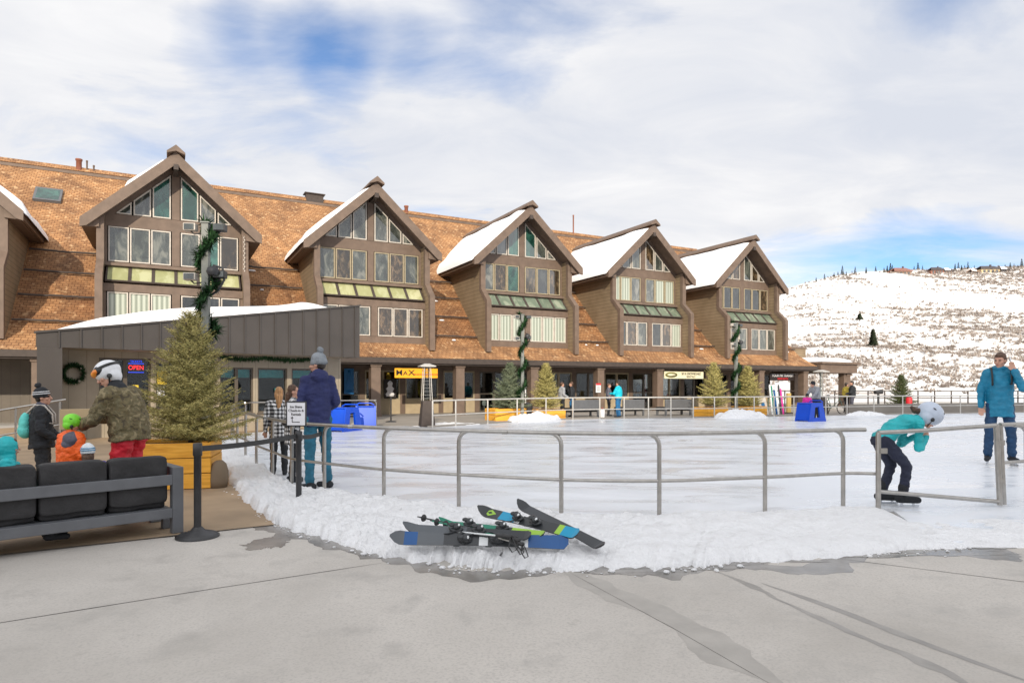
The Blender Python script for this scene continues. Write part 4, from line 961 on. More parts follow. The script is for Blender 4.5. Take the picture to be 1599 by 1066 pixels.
def hillpos(px, py):                      # first depth where the hill shows on row py
    for i in range(600):
        r = 66+i*.45
        if HY-(hill_h(px,r)-HC)*F/r <= py: return at(px, r, hill_h(px, r)), r
    return at(px,329,hill_h(px,329)), 329
p, r = hillpos(1364, 541); low_tree(5, 27/F*r, 6.5/F*r, p, 'lone dark narrow conifer standing halfway down the snowy hillside', '', 420)
p, r = hillpos(1343, 500); low_tree(6, 10/F*r, 5/F*r, p, 'small round dark tree higher on the hillside than the narrow conifer', '', 200)
for T in C.objects:
    if T.get('group') == '': del T['group']
def house(px0, px1, py0, py1, label, wallm, roofm, snow=False, gable=True):
    z = 318; pc = at((px0+px1)/2, z, 0); w = (px1-px0)/F*z/2; h = (py1-py0)/F*z; pc.z = hill_h((px0+px1)/2, z)-.8
    T = thing('hillside_house', label, 'house', pc, rr.random()*.5-.25); g = MB(); g.box(-w,w,0,w*1.1,0,h*.62); wl = part('wall', g, wallm, T)
    g = MB(); a = [(-w*1.12,-.6,h*.6),(w*1.12,-.6,h*.6),(w*.7 if gable else w,w*.55,h),(-w*.7 if gable else -w,w*.55,h)]; g.prism(a,[(x,y,z2+.35) for x,y,z2 in a])
    a = [(-w*1.12,w*1.2,h*.6),(w*1.12,w*1.2,h*.6),(w*.7,w*.56,h),(-w*.7,w*.56,h)]; g.prism(a,[(x,y,z2+.35) for x,y,z2 in a]); rf = part('roof', g, roofm, T)
    g = MB(); g.box(w*.3,w*.45,w*.5,w*.65,h,h*1.25); part('chimney', g, 'house_dark', rf)
    for k in range(4):
        g = MB(); x = -w*.8+k*w*.45; g.box(x,x+w*.25,-.12,-.01,h*.2,h*.5); part('window', g, 'glass_dark', T)
    if snow: g = MB(); a = [(-w*1.1,-.6,h*.6+.36),(w*.2,-.6,h*.6+.36),(w*.2,w*.5,h+.3),(-w*.7,w*.5,h+.3)]; g.prism(a,[(x,y,z2+.4) for x,y,z2 in a]); part('snow_cover', g, 'snow_roof', T)
house(1397,1424,407,421,'wide tan house with a reddish roof, leftmost on the ridge','house_tan','house_roof')
house(1455,1474,409,420,'dark house with a grey gabled roof in the middle of the ridge','brick_red','house_dark')
house(1475,1490,410,418,'small low house with a snowy roof beside the dark gabled one','house_tan','house_dark',True)
house(1516,1530,408,416,'low ridge house half hidden by conifers left of the large one','house_dark','house_tan',True)
house(1533,1562,404,417,'large pale-walled house with dark roofs near the right end of the ridge','cardboard','house_dark')
house(1563,1578,405,414,'small snowy-roofed house right of the large pale one','house_dark','house_dark',True)
# scrub on the hillside: one mass
g = MB(); rs = random.Random(3); vs = []; fs = []
cnt = 0
while cnt < 11000:
    px = 1190+rs.random()*560; r = 70+258*rs.random()**.8; p = at(px, r, 0)
    dn = noise.noise(Vector((p.x*.020,p.y*.0065,2)))+.6*noise.noise(Vector((p.x*.07,p.y*.022,7)))+.35*(r/330-.5)*(1 if px>1380 else -.3)+min(.30, max(0,(px-1350)/500))*(1 if r>120 else .3)
    if dn+rs.random()*.75 < .60: continue
    p.z = hill_h(px, r); cnt += 1; s = (.3+rs.random()*.55)*(.6+r/330)
    for k in range(7):
        a = rs.random()*6.283; e = .3+rs.random()*.9; o = Vector((math.cos(a)*math.cos(e), math.sin(a)*math.cos(e), math.sin(e)))*s; t = Vector((-math.sin(a), math.cos(a), 0))*s*.22
        n0 = len(vs); q = p+Vector((rs.random()-.5, rs.random()-.5, 0))*s
        vs += [q-t, q+t, q+o]; fs.append((n0,n0+1,n0+2))
g.add(vs, fs); part('scrub', g, 'scrub', kind='stuff', nofix=True)
# ================================================================== RAILINGS
RH, RM = .91, .41
def rail_pts(P, h, n=6):
    out = []
    for i in range(len(P)-1):
        p0=P[max(i-1,0)];p1=P[i];p2=P[i+1];p3=P[min(i+2,len(P)-1)]
        for k in range(n):
            t=k/n; q=.5*((2*p1)+(p2-p0)*t+(2*p0-5*p1+4*p2-p3)*t*t+(3*p1-p0-3*p2+p3)*t**3); out.append(Vector((q.x,q.y,h)))
    out.append(Vector((P[-1].x,P[-1].y,h))); return out
def post_mb(p, to, r=.024, bend=.13):
    d = (to-p); d.z=0; d.normalize(); g = MB(); pts=[Vector((p.x,p.y,-.03)),Vector((p.x,p.y,RH-bend))]
    for a in (20,45,70,90): pts.append(Vector((p.x,p.y,RH-bend))+d*bend*(1-math.cos(R(a)))+Vector((0,0,bend*math.sin(R(a)))))
    g.tube(pts, r, seg=12); g.lathe([(.05,-.03),(.05,.012),(.026,.014)],(p.x,p.y,0),14); return g
nr = [(588,22.6),(530,22),(430,20.3),(384,19.4),(365,17.5),(362,15),(371,12.9),(384,12.05),(401,10.9),(426,9.9),(456,8.96),(507,8.44),(600,7.8),(717,7.36),(877,6.96),(1030,6.87),(1195,7.15),(1317,7.46),(1352,7.5)]
NP = A(nr)
RT = thing('rink_railing','long stainless steel pipe railing curving round the near side of the ice rink','railing',(0,7,0)); off = Vector((0,7,0))
def sh(P): return [p-off for p in P]
g = MB(); g.tube(sh(rail_pts(NP,RH)), .024, seg=12); part('top_rail', g, 'steel', RT)
g = MB(); g.tube(sh(rail_pts(NP[:-1]+[at(1374,7.42)],RM)), .019, seg=10); part('mid_rail', g, 'steel', RT)
for i, p in enumerate(NP[:-1]):
    to = NP[i+1] if nr[i][0] < 860 or i < 5 else NP[i-1]
    if i == 0: to = NP[1]
    g = post_mb(p-off, to-off); po = part('post', g, 'steel', RT)
for px,z in ((788,7.13),(1100,6.98),(548,8.1)): g = MB(); q=at(px,z)-Vector((0,7,0)); g.tube([(q.x-.03,q.y,RH),(q.x+.03,q.y,RH)],.0265,seg=12); part('rail_sleeve', g, 'steel', RT)
FR = thing('far_railing','pale metal two-rail railing along the far edge of the ice rink','railing',at(1000,28.2)); off = at(1000,28.2)
FP = A(far_rail)
g = MB(); g.tube([Vector((p.x,p.y,RH))-off for p in FP], .028, seg=8); part('top_rail', g, 'steel_pale', FR)
g = MB(); g.tube([Vector((p.x,p.y,RM))-off for p in FP], .022, seg=8); part('mid_rail', g, 'steel_pale', FR)
for p in FP: g = MB(); g.tube([(p.x-off.x,p.y-off.y,-.05),(p.x-off.x,p.y-off.y,RH-.01)],.03 ,seg=8); part('post', g, 'steel_pale', FR)
# open gate
GT = thing('rink_gate','open steel pipe gate leaf with a low bottom bar at the gap in the railing','gate',at(1372,7.38)); off = at(1372,7.38)
gl = lambda px,z,h: at(px,z,h)-off
def brush(name, pts, r, par, mn='steel', seg=12): g = MB(); g.tube(pts, r, seg=seg); return part(name, g, mn, par)
brush('upright',[gl(1372,7.38,-.03),gl(1372,7.38,.86),gl(1373,7.38,.885)],.028,GT); brush('top_bar',[gl(1372,7.38,.885),gl(1450,7.42,.91),gl(1556,7.6,.955)],.025,GT)
brush('bottom_bar',[gl(1374,7.38,.215),gl(1560,7.6,.06)],.024,GT); brush('upright',[gl(1556,7.6,.97),gl(1562,7.6,.02)],.030,GT)
g = MB(); 
for h in (.75,.3): g = MB(); q=gl(1560,7.62,h); g.box(q.x-.01,q.x+.06,q.y-.02,q.y+.02,q.z-.03,q.z+.03); part('hinge', g, 'steel', GT)
g = MB(); q=gl(1378,7.36,.68); g.box(q.x-.03,q.x+.05,q.y-.02,q.y+.01,q.z-.03,q.z+.03); part('latch', g, 'steel', GT)
R2 = thing('end_railing','short stainless steel railing section right of the open gate','railing',at(1570,7.75)); off = at(1570,7.75)
brush('post',[at(1568,7.75,-.03)-off,at(1562,7.7,.95)-off],.030,R2); brush('top_rail',[at(1562,7.7,.955)-off,at(1583,7.8,.955)-off,at(1700,8.3,.95)-off],.025,R2)
brush('mid_rail',[at(1566,7.73,.50)-off,at(1620,7.9,.51)-off,at(1700,8.3,.5)-off],.020,R2); brush('post',[at(1583,7.8,.95)-off,at(1596,7.85,.93)-off,at(1603,7.88,.86)-off,at(1604,7.9,-.03)-off],.026,R2)

# ================================================================== TREES AND PLANTERS
def spruce(seed, H, Rr, dens=1.0, ns=1.0):
    rr = random.Random(seed); vs = []; fs = []; tr = MB(); Vv = Vector
    tr.tube([(0,0,0),(.01,0,H*.5),(0,.01,H*.97)], .035, seg=7, r1=.008)
    nb = int(230*dens)
    for k in range(nb):
        f = (k+.5)/nb; z = H*(.03+.94*f**1.05); a = k*2.39996+rr.random()*.7
        Lb = Rr*(1-(z/H))**.80*(.72+.5*rr.random())+.05
        if rr.random() < .10: Lb *= 1.22
        up = -.10+.75*(z/H)+.2*rr.random(); d = Vv((math.cos(a),math.sin(a),up)).normalized(); s = Vv((-math.sin(a),math.cos(a),0))
        P = [Vv((0,0,z))+d*Lb*t+Vv((0,0,.14*Lb*t*t)) for t in (0,.25,.5,.75,1)]
        if k % 2 == 0: tr.tube([P[0],P[2],P[4]], .008, seg=4, r1=.002)
        nt_ = max(5, int(Lb/.038*dens**.3))
        for j in range(nt_):
            t = .12+.88*j/nt_; p = Vv((0,0,z))+d*Lb*t+Vv((0,0,.14*Lb*t*t)); sd = 1 if j%2 else -1
            tl = min(.20, (.06+.55*Lb*(1-t)**.8*.5))*(.7+.6*rr.random()); td = (d*.75+s*sd*(.55+.4*rr.random())+Vv((0,0,(rr.random()-.4)*.5))).normalized()
            if j == nt_-1: td = d
            nn_ = max(5, int(tl/.0105/ns)); q = td.cross(Vv((0,0,1))).normalized(); q2 = td.cross(q)
            for m_ in range(nn_):
                u = m_/nn_; c_ = p+td*tl*u; an = m_*2.4+rr.random(); o = (q*math.cos(an)+q2*math.sin(an))
                tip = c_+(o*.75+td*.65)*.030*ns*(1.0+.4*rr.random()); w = td.cross(o)*.0042*ns
                n0 = len(vs); vs += [c_-w, c_+w, tip]; fs.append((n0,n0+1,n0+2))
    return vs, fs, tr
def spruce_thing(seed, H, Rr, mname, label, loc, dens=1.0, ns=1.0, group=None, rz=0):
    T = thing('spruce_tree', label, 'tree', loc, rz, group); vs, fs, tr = spruce(seed, H, Rr, dens, ns); g = MB(); g.add(vs, fs); part('foliage', g, mname, T, nofix=True); part('trunk', tr, 'bark', T); return T
spruce_thing(1, 1.93, .74, 'spruce_olive', 'large yellow-green spruce in the orange planter nearest the seating, left of the railing', (at(298,9.45).x, 9.45, .56), 1.4, 1.3)
GS = 'small spruces in planters along the far railing'
t1 = spruce_thing(2, 1.9, .78, 'spruce_blue', 'blue-green potted spruce beside the middle lamp post beyond the ice', at(797,27.0,.45), .8, 2.4, GS)
t2 = spruce_thing(3, 1.95, .66, 'spruce_olive', 'slim yellow-green potted spruce just right of the blue-green one', at(853,27.9,.42), .7, 2.4, GS)
t3 = spruce_thing(4, 2.05, .72, 'spruce_olive', 'potted spruce left of the right-hand lamp post, in front of the cream sign', at(1115,29.9,.42), .7, 2.4, GS)
dup(t2, at(1168,30.6,.42), 2.1, 'potted spruce right of the right-hand lamp post, by the leaning white board', GS, (1.1,1.1,.98))
spruce_thing(6, 2.1, .75, 'spruce_far', 'dark green spruce standing on the snow beyond the far right railing', at(1408,38,-.05), .6, 3.0)
def planter(w, d, h, loc, rz, label, group=None):
    T = thing('wooden_planter', label, 'planter', loc, rz, group)
    for nm, a in (('front',(-w,w,-d,-d+.05)),('back',(-w,w,d-.05,d)),('side',(-w,-w+.05,-d+.05,d-.05)),('side',(w-.05,w,-d+.05,d-.05))):
        g = MB()
        n = round(h/.215); hh = h/n
        for k in range(n): g.box(a[0],a[1],a[2],a[3],k*hh+.004,(k+1)*hh-.004)
        part('panel', g, 'orange_wood', T, bevel=.008)
    g = MB(); g.box(-w+.05,w-.05,-d+.05,d-.05,.02,h-.06); part('soil', g, 'soil', T); 
    for sx_ in (-1,1):
        for sy_ in (-1,1): g = MB(); g.box(*sorted((sx_*(w-.052),sx_*(w-.12))),*sorted((sy_*(d-.052),sy_*(d-.12))),0,h+.01); part('corner_post', g, 'orange_wood', T)
    return T
planter(.58,.46,.645,(-4.91,9.37,-.02),R(15),'big orange wooden planter box behind the dark sofa, holding the large spruce')
GP = 'orange planters along the far railing'
pl = planter(.72,.5,.50,at(790,27.0,-.02),RB,'orange planter under the blue-green spruce, left of a snow pile',GP)
dup(pl, at(852,27.9,-.02), RB, 'orange planter under the slim yellow-green spruce, half behind a snow pile', GP,(1,1,.85))
dup(pl, at(1110,29.9,-.02), RB, 'orange planter left of the right-hand lamp post', GP,(.85,1,.9)); dup(pl, at(1170,30.6,-.02), RB, 'orange planter right of the right-hand lamp post', GP,(.9,1,.95))
g = MB(); g.loft([(0,0,0),(0,0,.1),(.01,0,.24),(.02,0,.34),(.02,0,.38)],[(.12,.12),(.14,.13),(.13,.12),(.09,.09),(.04,.05)],(1,0,0)); o = part('sandbag', g, 'sack_cloth', bevel=0); o.location = at(341,9.2,-.02); tag(o,'tan sandbag slumped against the right end of the nearest orange planter','sandbag')

# ================================================================== LAMPS, HEATERS
def tuft(mb, c, r, n, rr):
    for k in range(n):
        a = rr.random()*6.283; e = math.asin(rr.random()*2-1); d = Vector((math.cos(a)*math.cos(e), math.sin(a)*math.cos(e), math.sin(e))); t = d.cross(Vector((.3,.2,.9))).normalized()*r*.16
        p = Vector(c)+d*r*.15; mb.add([p-t, p+t, p+d*r*(.7+.5*rr.random())], [(0,1,2)])
def lamp(loc, rz, label, H=4.5, group=None, seed=1, grmat='pole_paint'):
    T = thing('lamp_post', label, 'lamp post', loc, rz, group); rr = random.Random(seed)
    g = MB(); g.box(-.06,.06,-.06,.06,0,H-.15); g.box(-.08,.08,-.08,.08,H-.15,H-.12); g.box(-.14,.14,-.14,.14,-.02,.03); part('pole', g, grmat, T, bevel=.006)
    for sx_, z, mn in ((-1,H-.22,'frame_white'),(1,H-.22,'black_metal'),(-1,H*.755,'frame_white'),(1,H*.765,'black_metal')):
        g = MB(); g.tube([(sx_*.07,0,z-.1),(sx_*.2,0,z-.12),(sx_*.32,-.02,z)],.014,seg=6); ar = part('arm', g, 'black_metal', T)
        g = MB(); x0, x1 = sorted((sx_*.15, sx_*.36)); g.box(x0,x1,-.10,.05,z-.07,z+.06); hd = part('floodlight', g, mn, ar, bevel=.012)
        g = MB(); g.box(x0+.02,x1-.02,-.112,-.101,z-.055,z+.045); part('lens', g, 'glass_grey', ar)
    g = MB(); pts=[(.07,0,H*.68),(.22,-.03,H*.70),(.33,-.03,H*.745),(.30,-.03,H*.79),(.14,-.05,H*.80)]; g.tube(pts,.022,seg=8); g.lathe([(.02,.08),(.09,.05),(.11,-.02),(.08,-.08)],(.17,-.14,H*.775),14); part('spot_lamp', g, 'black_metal', T)
    g = MB(); L_ = []
    n = 150
    for k in range(n):
        t = k/n; z = H*.20+(H*.985-H*.20)*t; a = t*6.283*4.2+1.2; rd = .13+.05*math.sin(t*20); c_ = (math.cos(a)*rd, math.sin(a)*rd, z); L_.append(c_)
        tuft(g, (c_[0]+.06*(rr.random()-.5),c_[1],c_[2]), .105*(1+.8*rr.random()), 20, rr)
    g.tube(L_, .014, seg=5); gar = part('garland', g, 'garland', T, nofix=True)
    return T
GL = 'lamp posts wound with green garland'
l0 = lamp(at(322,11.6,-.03), R(5), 'tall square lamp post wound with garland behind the large spruce', 4.5, GL)
dup(l0, at(816,26.6,-.03), R(20), 'garlanded lamp post in the middle of the far side, beside the blue-green spruce', GL); dup(l0, at(1150,30.2,-.03), R(35), 'garlanded lamp post on the right, between two potted spruces', GL)
def heater(loc, label, group):
    T = thing('patio_heater', label, 'patio heater', loc, R(20), group)
    q = lambda s, z: [(-s,-s,z),(s,-s,z),(s,s,z),(-s,s,z)]
    g = MB(); g.prism(q(.25,0.02), q(.17,.92)); part('base', g, 'trim_dark', T, bevel=.01)
    g = MB(); g.lathe([(.075,.92),(.075,2.08)],(0,0,0),20); part('glass_tube', g, 'shop_glass', T)
    for sx_ in (-1,1):
        for sy_ in (-1,1): g = MB(); g.tube([(sx_*.16,sy_*.16,.92),(sx_*.11,sy_*.11,2.10)],.014,seg=6); part('frame_rod', g, 'steel_pale', T)
    g = MB()
    for k in range(9):
        z = 1.0+k*.12; s = .155-.045*(z-.92)/1.18
        P = q(s, z); g.tube(P+[P[0]], .0035, seg=4)
    part('wire_guard', g, 'steel_pale', T)
    g = MB(); g.prism(q(.27,2.10), q(.27,2.13)); g.prism(q(.27,2.13), q(.08,2.21)); part('top_cap', g, 'steel_pale', T); return T
GH = 'pyramid patio heaters by the far railing'
h0 = heater(at(667,22.6,-.02), 'pyramid patio heater in the opening of the far railing, in front of the orange sign', GH)
dup(h0, at(1283,31.6,-.02), R(30), 'pyramid patio heater near the right end of the chalet, behind the blue skating aid', GH)

# skating aids
def skate_aid(loc, rz, label, group, first=None):
    if first: return dup(first, loc, rz, label, group)
    T = thing('skating_aid', label, 'skating aid', loc, rz, group)
    for s_ in (-1,1):                                                 # two side panels with hand holes
        g = MB(); x = s_*.30
        outer_ = [(-.52,0),(.52,0),(.36,.74),(-.30,.74)]; hole = [(-.14,.16),(.20,.14),(.15,.56),(-.08,.58)]
        def loop(pts, xo): return [(xo, a, b_) for a, b_ in pts]
        for k in range(4):
            a, b_, c_, d_ = outer_[k], outer_[(k+1)%4], hole[(k+1)%4], hole[k]
            g.prism(loop([a,b_,c_,d_], x-.03), loop([a,b_,c_,d_], x+.03))
        part('side_panel', g, 'blue_plastic', T)
    g = MB(); g.prism([(-.27,-.30,.70),(.27,-.30,.70),(.27,.36,.70),(-.27,.36,.70)],[(-.27,-.30,.738),(.27,-.30,.738),(.27,.36,.738),(-.27,.36,.738)]); part('seat', g, 'blue_plastic', T, bevel=.01)
    g = MB(); g.prism([(-.27,.52,.05),(.27,.52,.05),(.27,.38,.69),(-.27,.38,.69)],[(-.27,.48,.05),(.27,.48,.05),(.27,.34,.69),(-.27,.34,.69)]); part('front_panel', g, 'blue_plastic', T)
    g = MB(); g.tube([(-.31,-.33,.76),(-.2,-.36,.82),(.2,-.36,.82),(.31,-.33,.76)],.025,seg=8); part('handle', g, 'blue_plastic', T); return T
GA = 'blue plastic skating aids on the ice'
s0 = skate_aid(at(1266,26.0), R(118), 'blue plastic skating aid on the far ice with a child in pink behind it', GA)
dup(s0, at(538,20.4), R(160), 'blue skating aid behind the man in navy, nearer of the two parked side by side', GA); dup(s0, at(571,21.9), R(195), 'blue skating aid parked at the railing end, right of the other one on the left', GA)

# ================================================================== SOFA, STANCHIONS
SO = thing('outdoor_sofa','long dark outdoor sofa seen from behind, grey metal frame and black cushions','sofa',(-4.25,5.36,-.02),math.atan2(.99,1.01))
for nm, b6 in (('arm_frame',(1.33,1.43,0,.09,0,.645)),('arm_frame',(1.33,1.43,.71,.80,0,.645)),('arm_frame',(1.33,1.43,.09,.71,.56,.645)),('back_rail',(-1.7,1.33,.0,.04,.475,.575)),('bottom_rail',(-1.7,1.33,0,.05,.155,.25)),('seat_frame',(-1.7,1.33,.06,.80,.18,.25)),('leg',(-.25,-.17,.05,.12,0,.17)),('leg',(1.33,1.43,.30,.38,0,.1))):
    g = MB(); g.box(*b6); part(nm, g, 'grey_metal', SO, bevel=.006)
xs = [-1.68,-.90,-.28,.27,.80,1.31]
def cushion(x0,x1,y0,y1,z0,z1,nm):
    g = MB(); nx_, nz_ = 22, 14; cx,cy,cz=(x0+x1)/2,(y0+y1)/2,(z0+z1)/2; hx,hy,hz_=(x1-x0)/2,(y1-y0)/2,(z1-z0)/2; vs=[]
    import itertools
    n=16
    def P(a,b_,c_):
        e=13; L_=(abs(a)**e+abs(b_)**e+abs(c_)**e)**(1/e); p=Vector((a/L_*hx,b_/L_*hy,c_/L_*hz_)); w=.010*noise.noise(Vector((p.x*7+cx*9,p.y*7,p.z*9)))
        return (cx+p.x,cy+p.y+w*(1 if b_<0 else -1),cz+p.z+w)
    for ax in range(3):
        for sg in (-1,1):
            o=len(vs)
            for i in range(n+1):
                for j in range(n+1):
                    u,v=-1+2*i/n,-1+2*j/n; q=[0,0,0]; q[ax]=sg; q[(ax+1)%3]=u; q[(ax+2)%3]=v; vs.append(P(*q))
            fs=[(o+i*(n+1)+j,o+(i+1)*(n+1)+j,o+(i+1)*(n+1)+j+1,o+i*(n+1)+j+1) for i in range(n) for j in range(n)]
            g.add([],[]); g.f+= fs; g.m+=[0]*len(fs); g.sm+=[True]*len(fs)
    g.v=[tuple(p) for p in vs]; c_=part(nm,g,'cushion',SO)
for a, b_ in zip(xs[:-1], xs[1:]): cushion(a+.008,b_-.008,.055,.22,.30,.755,'back_cushion'); cushion(a+.008,b_-.008,.10,.78,.25,.40,'seat_cushion')
def stanchion(loc, label, H=.90):
    T = thing('belt_stanchion', label, 'barrier post', loc, 0)
    g = MB(); g.lathe([(.195,0),(.195,.018),(.16,.04),(.07,.065),(.04,.10)],(0,0,0),32); part('base', g, 'black_metal', T)
    g = MB(); g.lathe([(.034,.05),(.034,H-.12),(.042,H-.12),(.042,H-.005),(.034,H)],(0,0,0),20); part('post', g, 'black_metal', T); return T
s1, s2, s3 = at(309,6.2,-.03), at(467,7.85,-.03), at(505,8.44)
T1 = stanchion(s1, 'black belt barrier post on a round base beside the right end of the sofa'); T2 = stanchion(s2, 'black belt barrier post standing in the snow with a framed sign on top')
def belt(a, b_, par, h=.845):
    g = MB(); n=14; vs=[]
    for i in range(n+1):
        p=a+(b_-a)*i/n-par.location; sag=-.02*math.sin(math.pi*i/n)
        for dz in (-.027,.027): vs.append((p.x,p.y,h+dz+sag))
    d=(b_-a).normalized(); nv=Vector((-d.y,d.x,0))*.003; vs2=[(x+nv.x,y+nv.y,z) for x,y,z in vs]
    for i in range(n): g.prism([vs[2*i],vs[2*i+2],vs[2*i+3],vs[2*i+1]],[vs2[2*i],vs2[2*i+2],vs2[2*i+3],vs2[2*i+1]])
    part('belt', g, 'rubber', par)
belt(s1, s2, T1); belt(s2, at(503,8.42,-.03), T2, .83)
SG = thing('queue_sign','white framed paper sign for ice skate check-in on the barrier post','sign',(at(463,7.80).x,7.80,.93),R(-4))
g = MB(); g.box(-.125,.125,0,.015,0,.30); part('frame', g, 'black_metal', SG, bevel=.003); g = MB(); g.box(-.110,.110,-.003,-.0005,.015,.285); part('paper', g, 'paper', SG)
text('Ice Skate', .042, 'sign_black', SG, (0,-.005,.235), RX, ext=.001); text('Check-in &', .042, 'sign_black', SG, (0,-.005,.19), RX, ext=.001); text('Rentals', .042, 'sign_black', SG, (0,-.005,.145), RX, ext=.001)
g = MB(); g.box(-.052,-.044,-.005,-.0035,.05,.105); g.box(-.046,.045,-.005,-.0035,.047,.056); g.prism([(-.066,-.005,.098),(-.030,-.005,.098),(-.048,-.005,.122)],[(-.066,-.0035,.098),(-.030,-.0035,.098),(-.048,-.0035,.122)]); part('arrow', g, 'sign_black', SG)

# wreath, garland, light string, ticket bits
wl = P0+Matrix.Rotation(ang,3,'Z')@Vector((tx(115,1.25),1.22,tz(583,115,1.25)))
g = MB(); rr = random.Random(4)
for k in range(64):
    a = k/64*6.283; tuft(g, (math.cos(a)*.225, -.02, math.sin(a)*.225), .10, 16, rr)
g.tube([(math.cos(k/24*6.283)*.225,0,math.sin(k/24*6.283)*.225) for k in range(25)],.03,seg=6)
WR = thing('wreath','round green fir wreath on the wall of the ticket office','wreath',wl,ang); part('ring', g, 'garland', WR, nofix=True)
g = MB(); g.ell((.12,-.06,-.20),(.03,.02,.03)); g.ell((.16,-.06,.14),(.02,.02,.02)); part('bauble', g, 'frame_white', WR)
GW = thing('garland','dark green garland along the eave above the ticket windows','garland',P0+Matrix.Rotation(ang,3,'Z')@Vector((tx(345,1.1),1.1,2.30)),ang)
g = MB(); LG = tx(492,1.1)-tx(345,1.1); pts=[]
for k in range(90):
    x=LG*k/89; z=-.05*abs(math.sin(x*2.2)); pts.append((x,0,z)); tuft(g,(x,0,z),.11,14,rr)
g.tube(pts,.02,seg=5); part('strand', g, 'garland', GW, nofix=True)
c_=.28+2.62; LS = thing('light_string','string of small pale bulbs hanging down the right post of the nearest gable','string lights',BW(c_,30.2,4.6),RB)
g = MB(); g.tube([(0,0,0),(0,0,3.3)],.008,seg=5); part('wire', g, 'frame_white', LS); g=MB()
for k in range(34): g.ell((.02*(-1)**k,-.01,.05+k*.096),(.025,.025,.03),seg=6,rings=5)
part('bulbs', g, 'frame_white', LS)
MS = thing('menu_stand','plain tan board on a dark post beside the man in the camouflage jacket','stand',at(118,8.6,-.02),R(35))
g = MB(); g.box(-.17,.17,0,.025,.86,1.13); part('board', g, 'cardboard', MS, bevel=.004); g = MB(); g.tube([(0,.04,0),(0,.04,1.0)],.02,seg=8); g.lathe([(.18,0),(.17,.02),(.03,.03)],(0,.04,0),20); part('post', g, 'black_metal', MS)
HR = thing('stair_handrail','low metal handrail beside the steps at the left edge','handrail',at(30,12.5,-.02),R(40))
for k in range(4): g = MB(); x=.35*k-.4; g.tube([(x,0,0),(x,0,.95+.06*k)],.018,seg=8); part('post', g, 'steel', HR)
g = MB(); g.tube([(-.5,0,.93),(.75,0,1.16)],.022,seg=8); part('top_rail', g, 'steel', HR); g = MB(); g.tube([(-.5,0,.45),(.75,0,.68)],.016,seg=8); part('mid_rail', g, 'steel', HR)

# ================================================================== SKIS AND POLES ON THE SNOW
def frame_between(a, b_, tilt):
    d = (b_-a).normalized(); s = d.cross(Vector((0,0,1))).normalized(); n = s.cross(d).normalized()
    q = Matrix.Rotation(tilt, 3, d); return d, q@s, q@n
def ski(pa, pb, tilt, segs, label, width=.105, bind=(.42,.60), flip=False, basemat='ski_black'):
    a = at(pa[0], gz(pa[1], pa[2]), pa[2]); b_ = at(pb[0], gz(pb[1], pb[2]), pb[2]); c_ = (a+b_)/2; T = thing('ski', label, 'ski', c_, 0, 'skis and poles piled on the snow bank')
    d, s, n = frame_between(a, b_, tilt); Ls = (b_-a).length; g = MB(); N = 40; mats = []; vs = []
    for i in range(N+1):
        t = i/N; w = width*(.5+.12*(2*t-1)**2); ww = w*min(1,(t*Ls/.07+.02)**.5)*min(1,((1-t)*Ls/.04+.12)**.5)
        up = .07*max(0,(.10-t)/.10)**1.6+.025*max(0,(t-.94)/.06)**1.5+.012*math.sin(math.pi*t)
        p = a+d*Ls*t+n*up-c_; vs += [p-s*ww, p+s*ww, p+s*ww+n*.014, p-s*ww+n*.014]
    g.v = [tuple(v) for v in vs]; mn = [basemat]
    for i in range(N):
        t = (i+.5)/N; m_ = next(mm for tt, mm in segs if t <= tt)
        if m_ not in mn: mn.append(m_)
        k = mn.index(m_)
        for f, mi in (((3,2,6,7),k),((0,4,5,1),0),((0,3,7,4),0),((1,5,6,2),0)): g.f.append(tuple(4*i+x for x in f)); g.m.append(mi); g.sm.append(False)
    g.f += [(0,1,2,3),(4*N+3,4*N+2,4*N+1,4*N)]; g.m += [0,0]; g.sm += [False]*2
    part('ski_body', g, mn, T, nofix=True)
    if bind:
        o = -1 if flip else 1
        for t0, nm in ((bind[0],'toe_binding'),(bind[1],'heel_binding')):
            g = MB(); p = a+d*Ls*t0-c_+n*(.022*o+.010)
            B = (d, s, n); 
            for q, rad in ((Vector((0,0,.01)),(.065,.038,.018)),(Vector((.01,0,.04)),(.035,.036,.024)),(Vector((-.03,0,.055)),(.03,.022,.014))): g.ell(p+d*q.x+n*q.z*o, rad, B, seg=10, rings=7)
            for sg in (-1,1): g.tube([p+s*sg*.04+n*.02*o, p+s*sg*.062+n*.012*o-d*.05, p+s*sg*.058+n*-.0*o-d*.09],.006,seg=5)
            bo = part(nm, g, 'ski_black', T); g = MB(); g.ell(p+n*.052*o+d*.02,(.022,.02,.010),B,seg=8,rings=5); g.box(p.x-.01,p.x+.01,p.y-.01,p.y+.01,p.z,p.z+.02); part('binding_cap', g, 'ski_white', bo)
    return T, a, b_, d, s, n, Ls, c_
ski((632,826,.20),(830,838,.18),R(30),[(.5,'ski_grey'),(1,'ski_black')],'dark ski lying behind the blue-tailed one, its tip leftmost in the pile',.085)
r_ = ski((612,840,.15),(888,847,.13),R(60),[(.07,'ski_grey'),(.15,'ski_blue'),(.30,'ski_grey'),(.50,'ski_black'),(.54,'ski_white'),(.72,'ski_black'),(.77,'ski_white'),(1,'ski_blue')],'dark grey ski with a blue square near its tip and a solid blue tail',.098)
g = MB(); T_, a_, b__, d_, s__, n__, L__, c__ = r_
for t in (.24,.36):
    p = a_+d_*L__*t-c__+n__*.0165; g.add([p-s__*.045-d_*.08, p+s__*.05, p-s__*.045+d_*.08],[(0,1,2)])
part('tip_graphic', g, 'ski_white', T_, nofix=True)
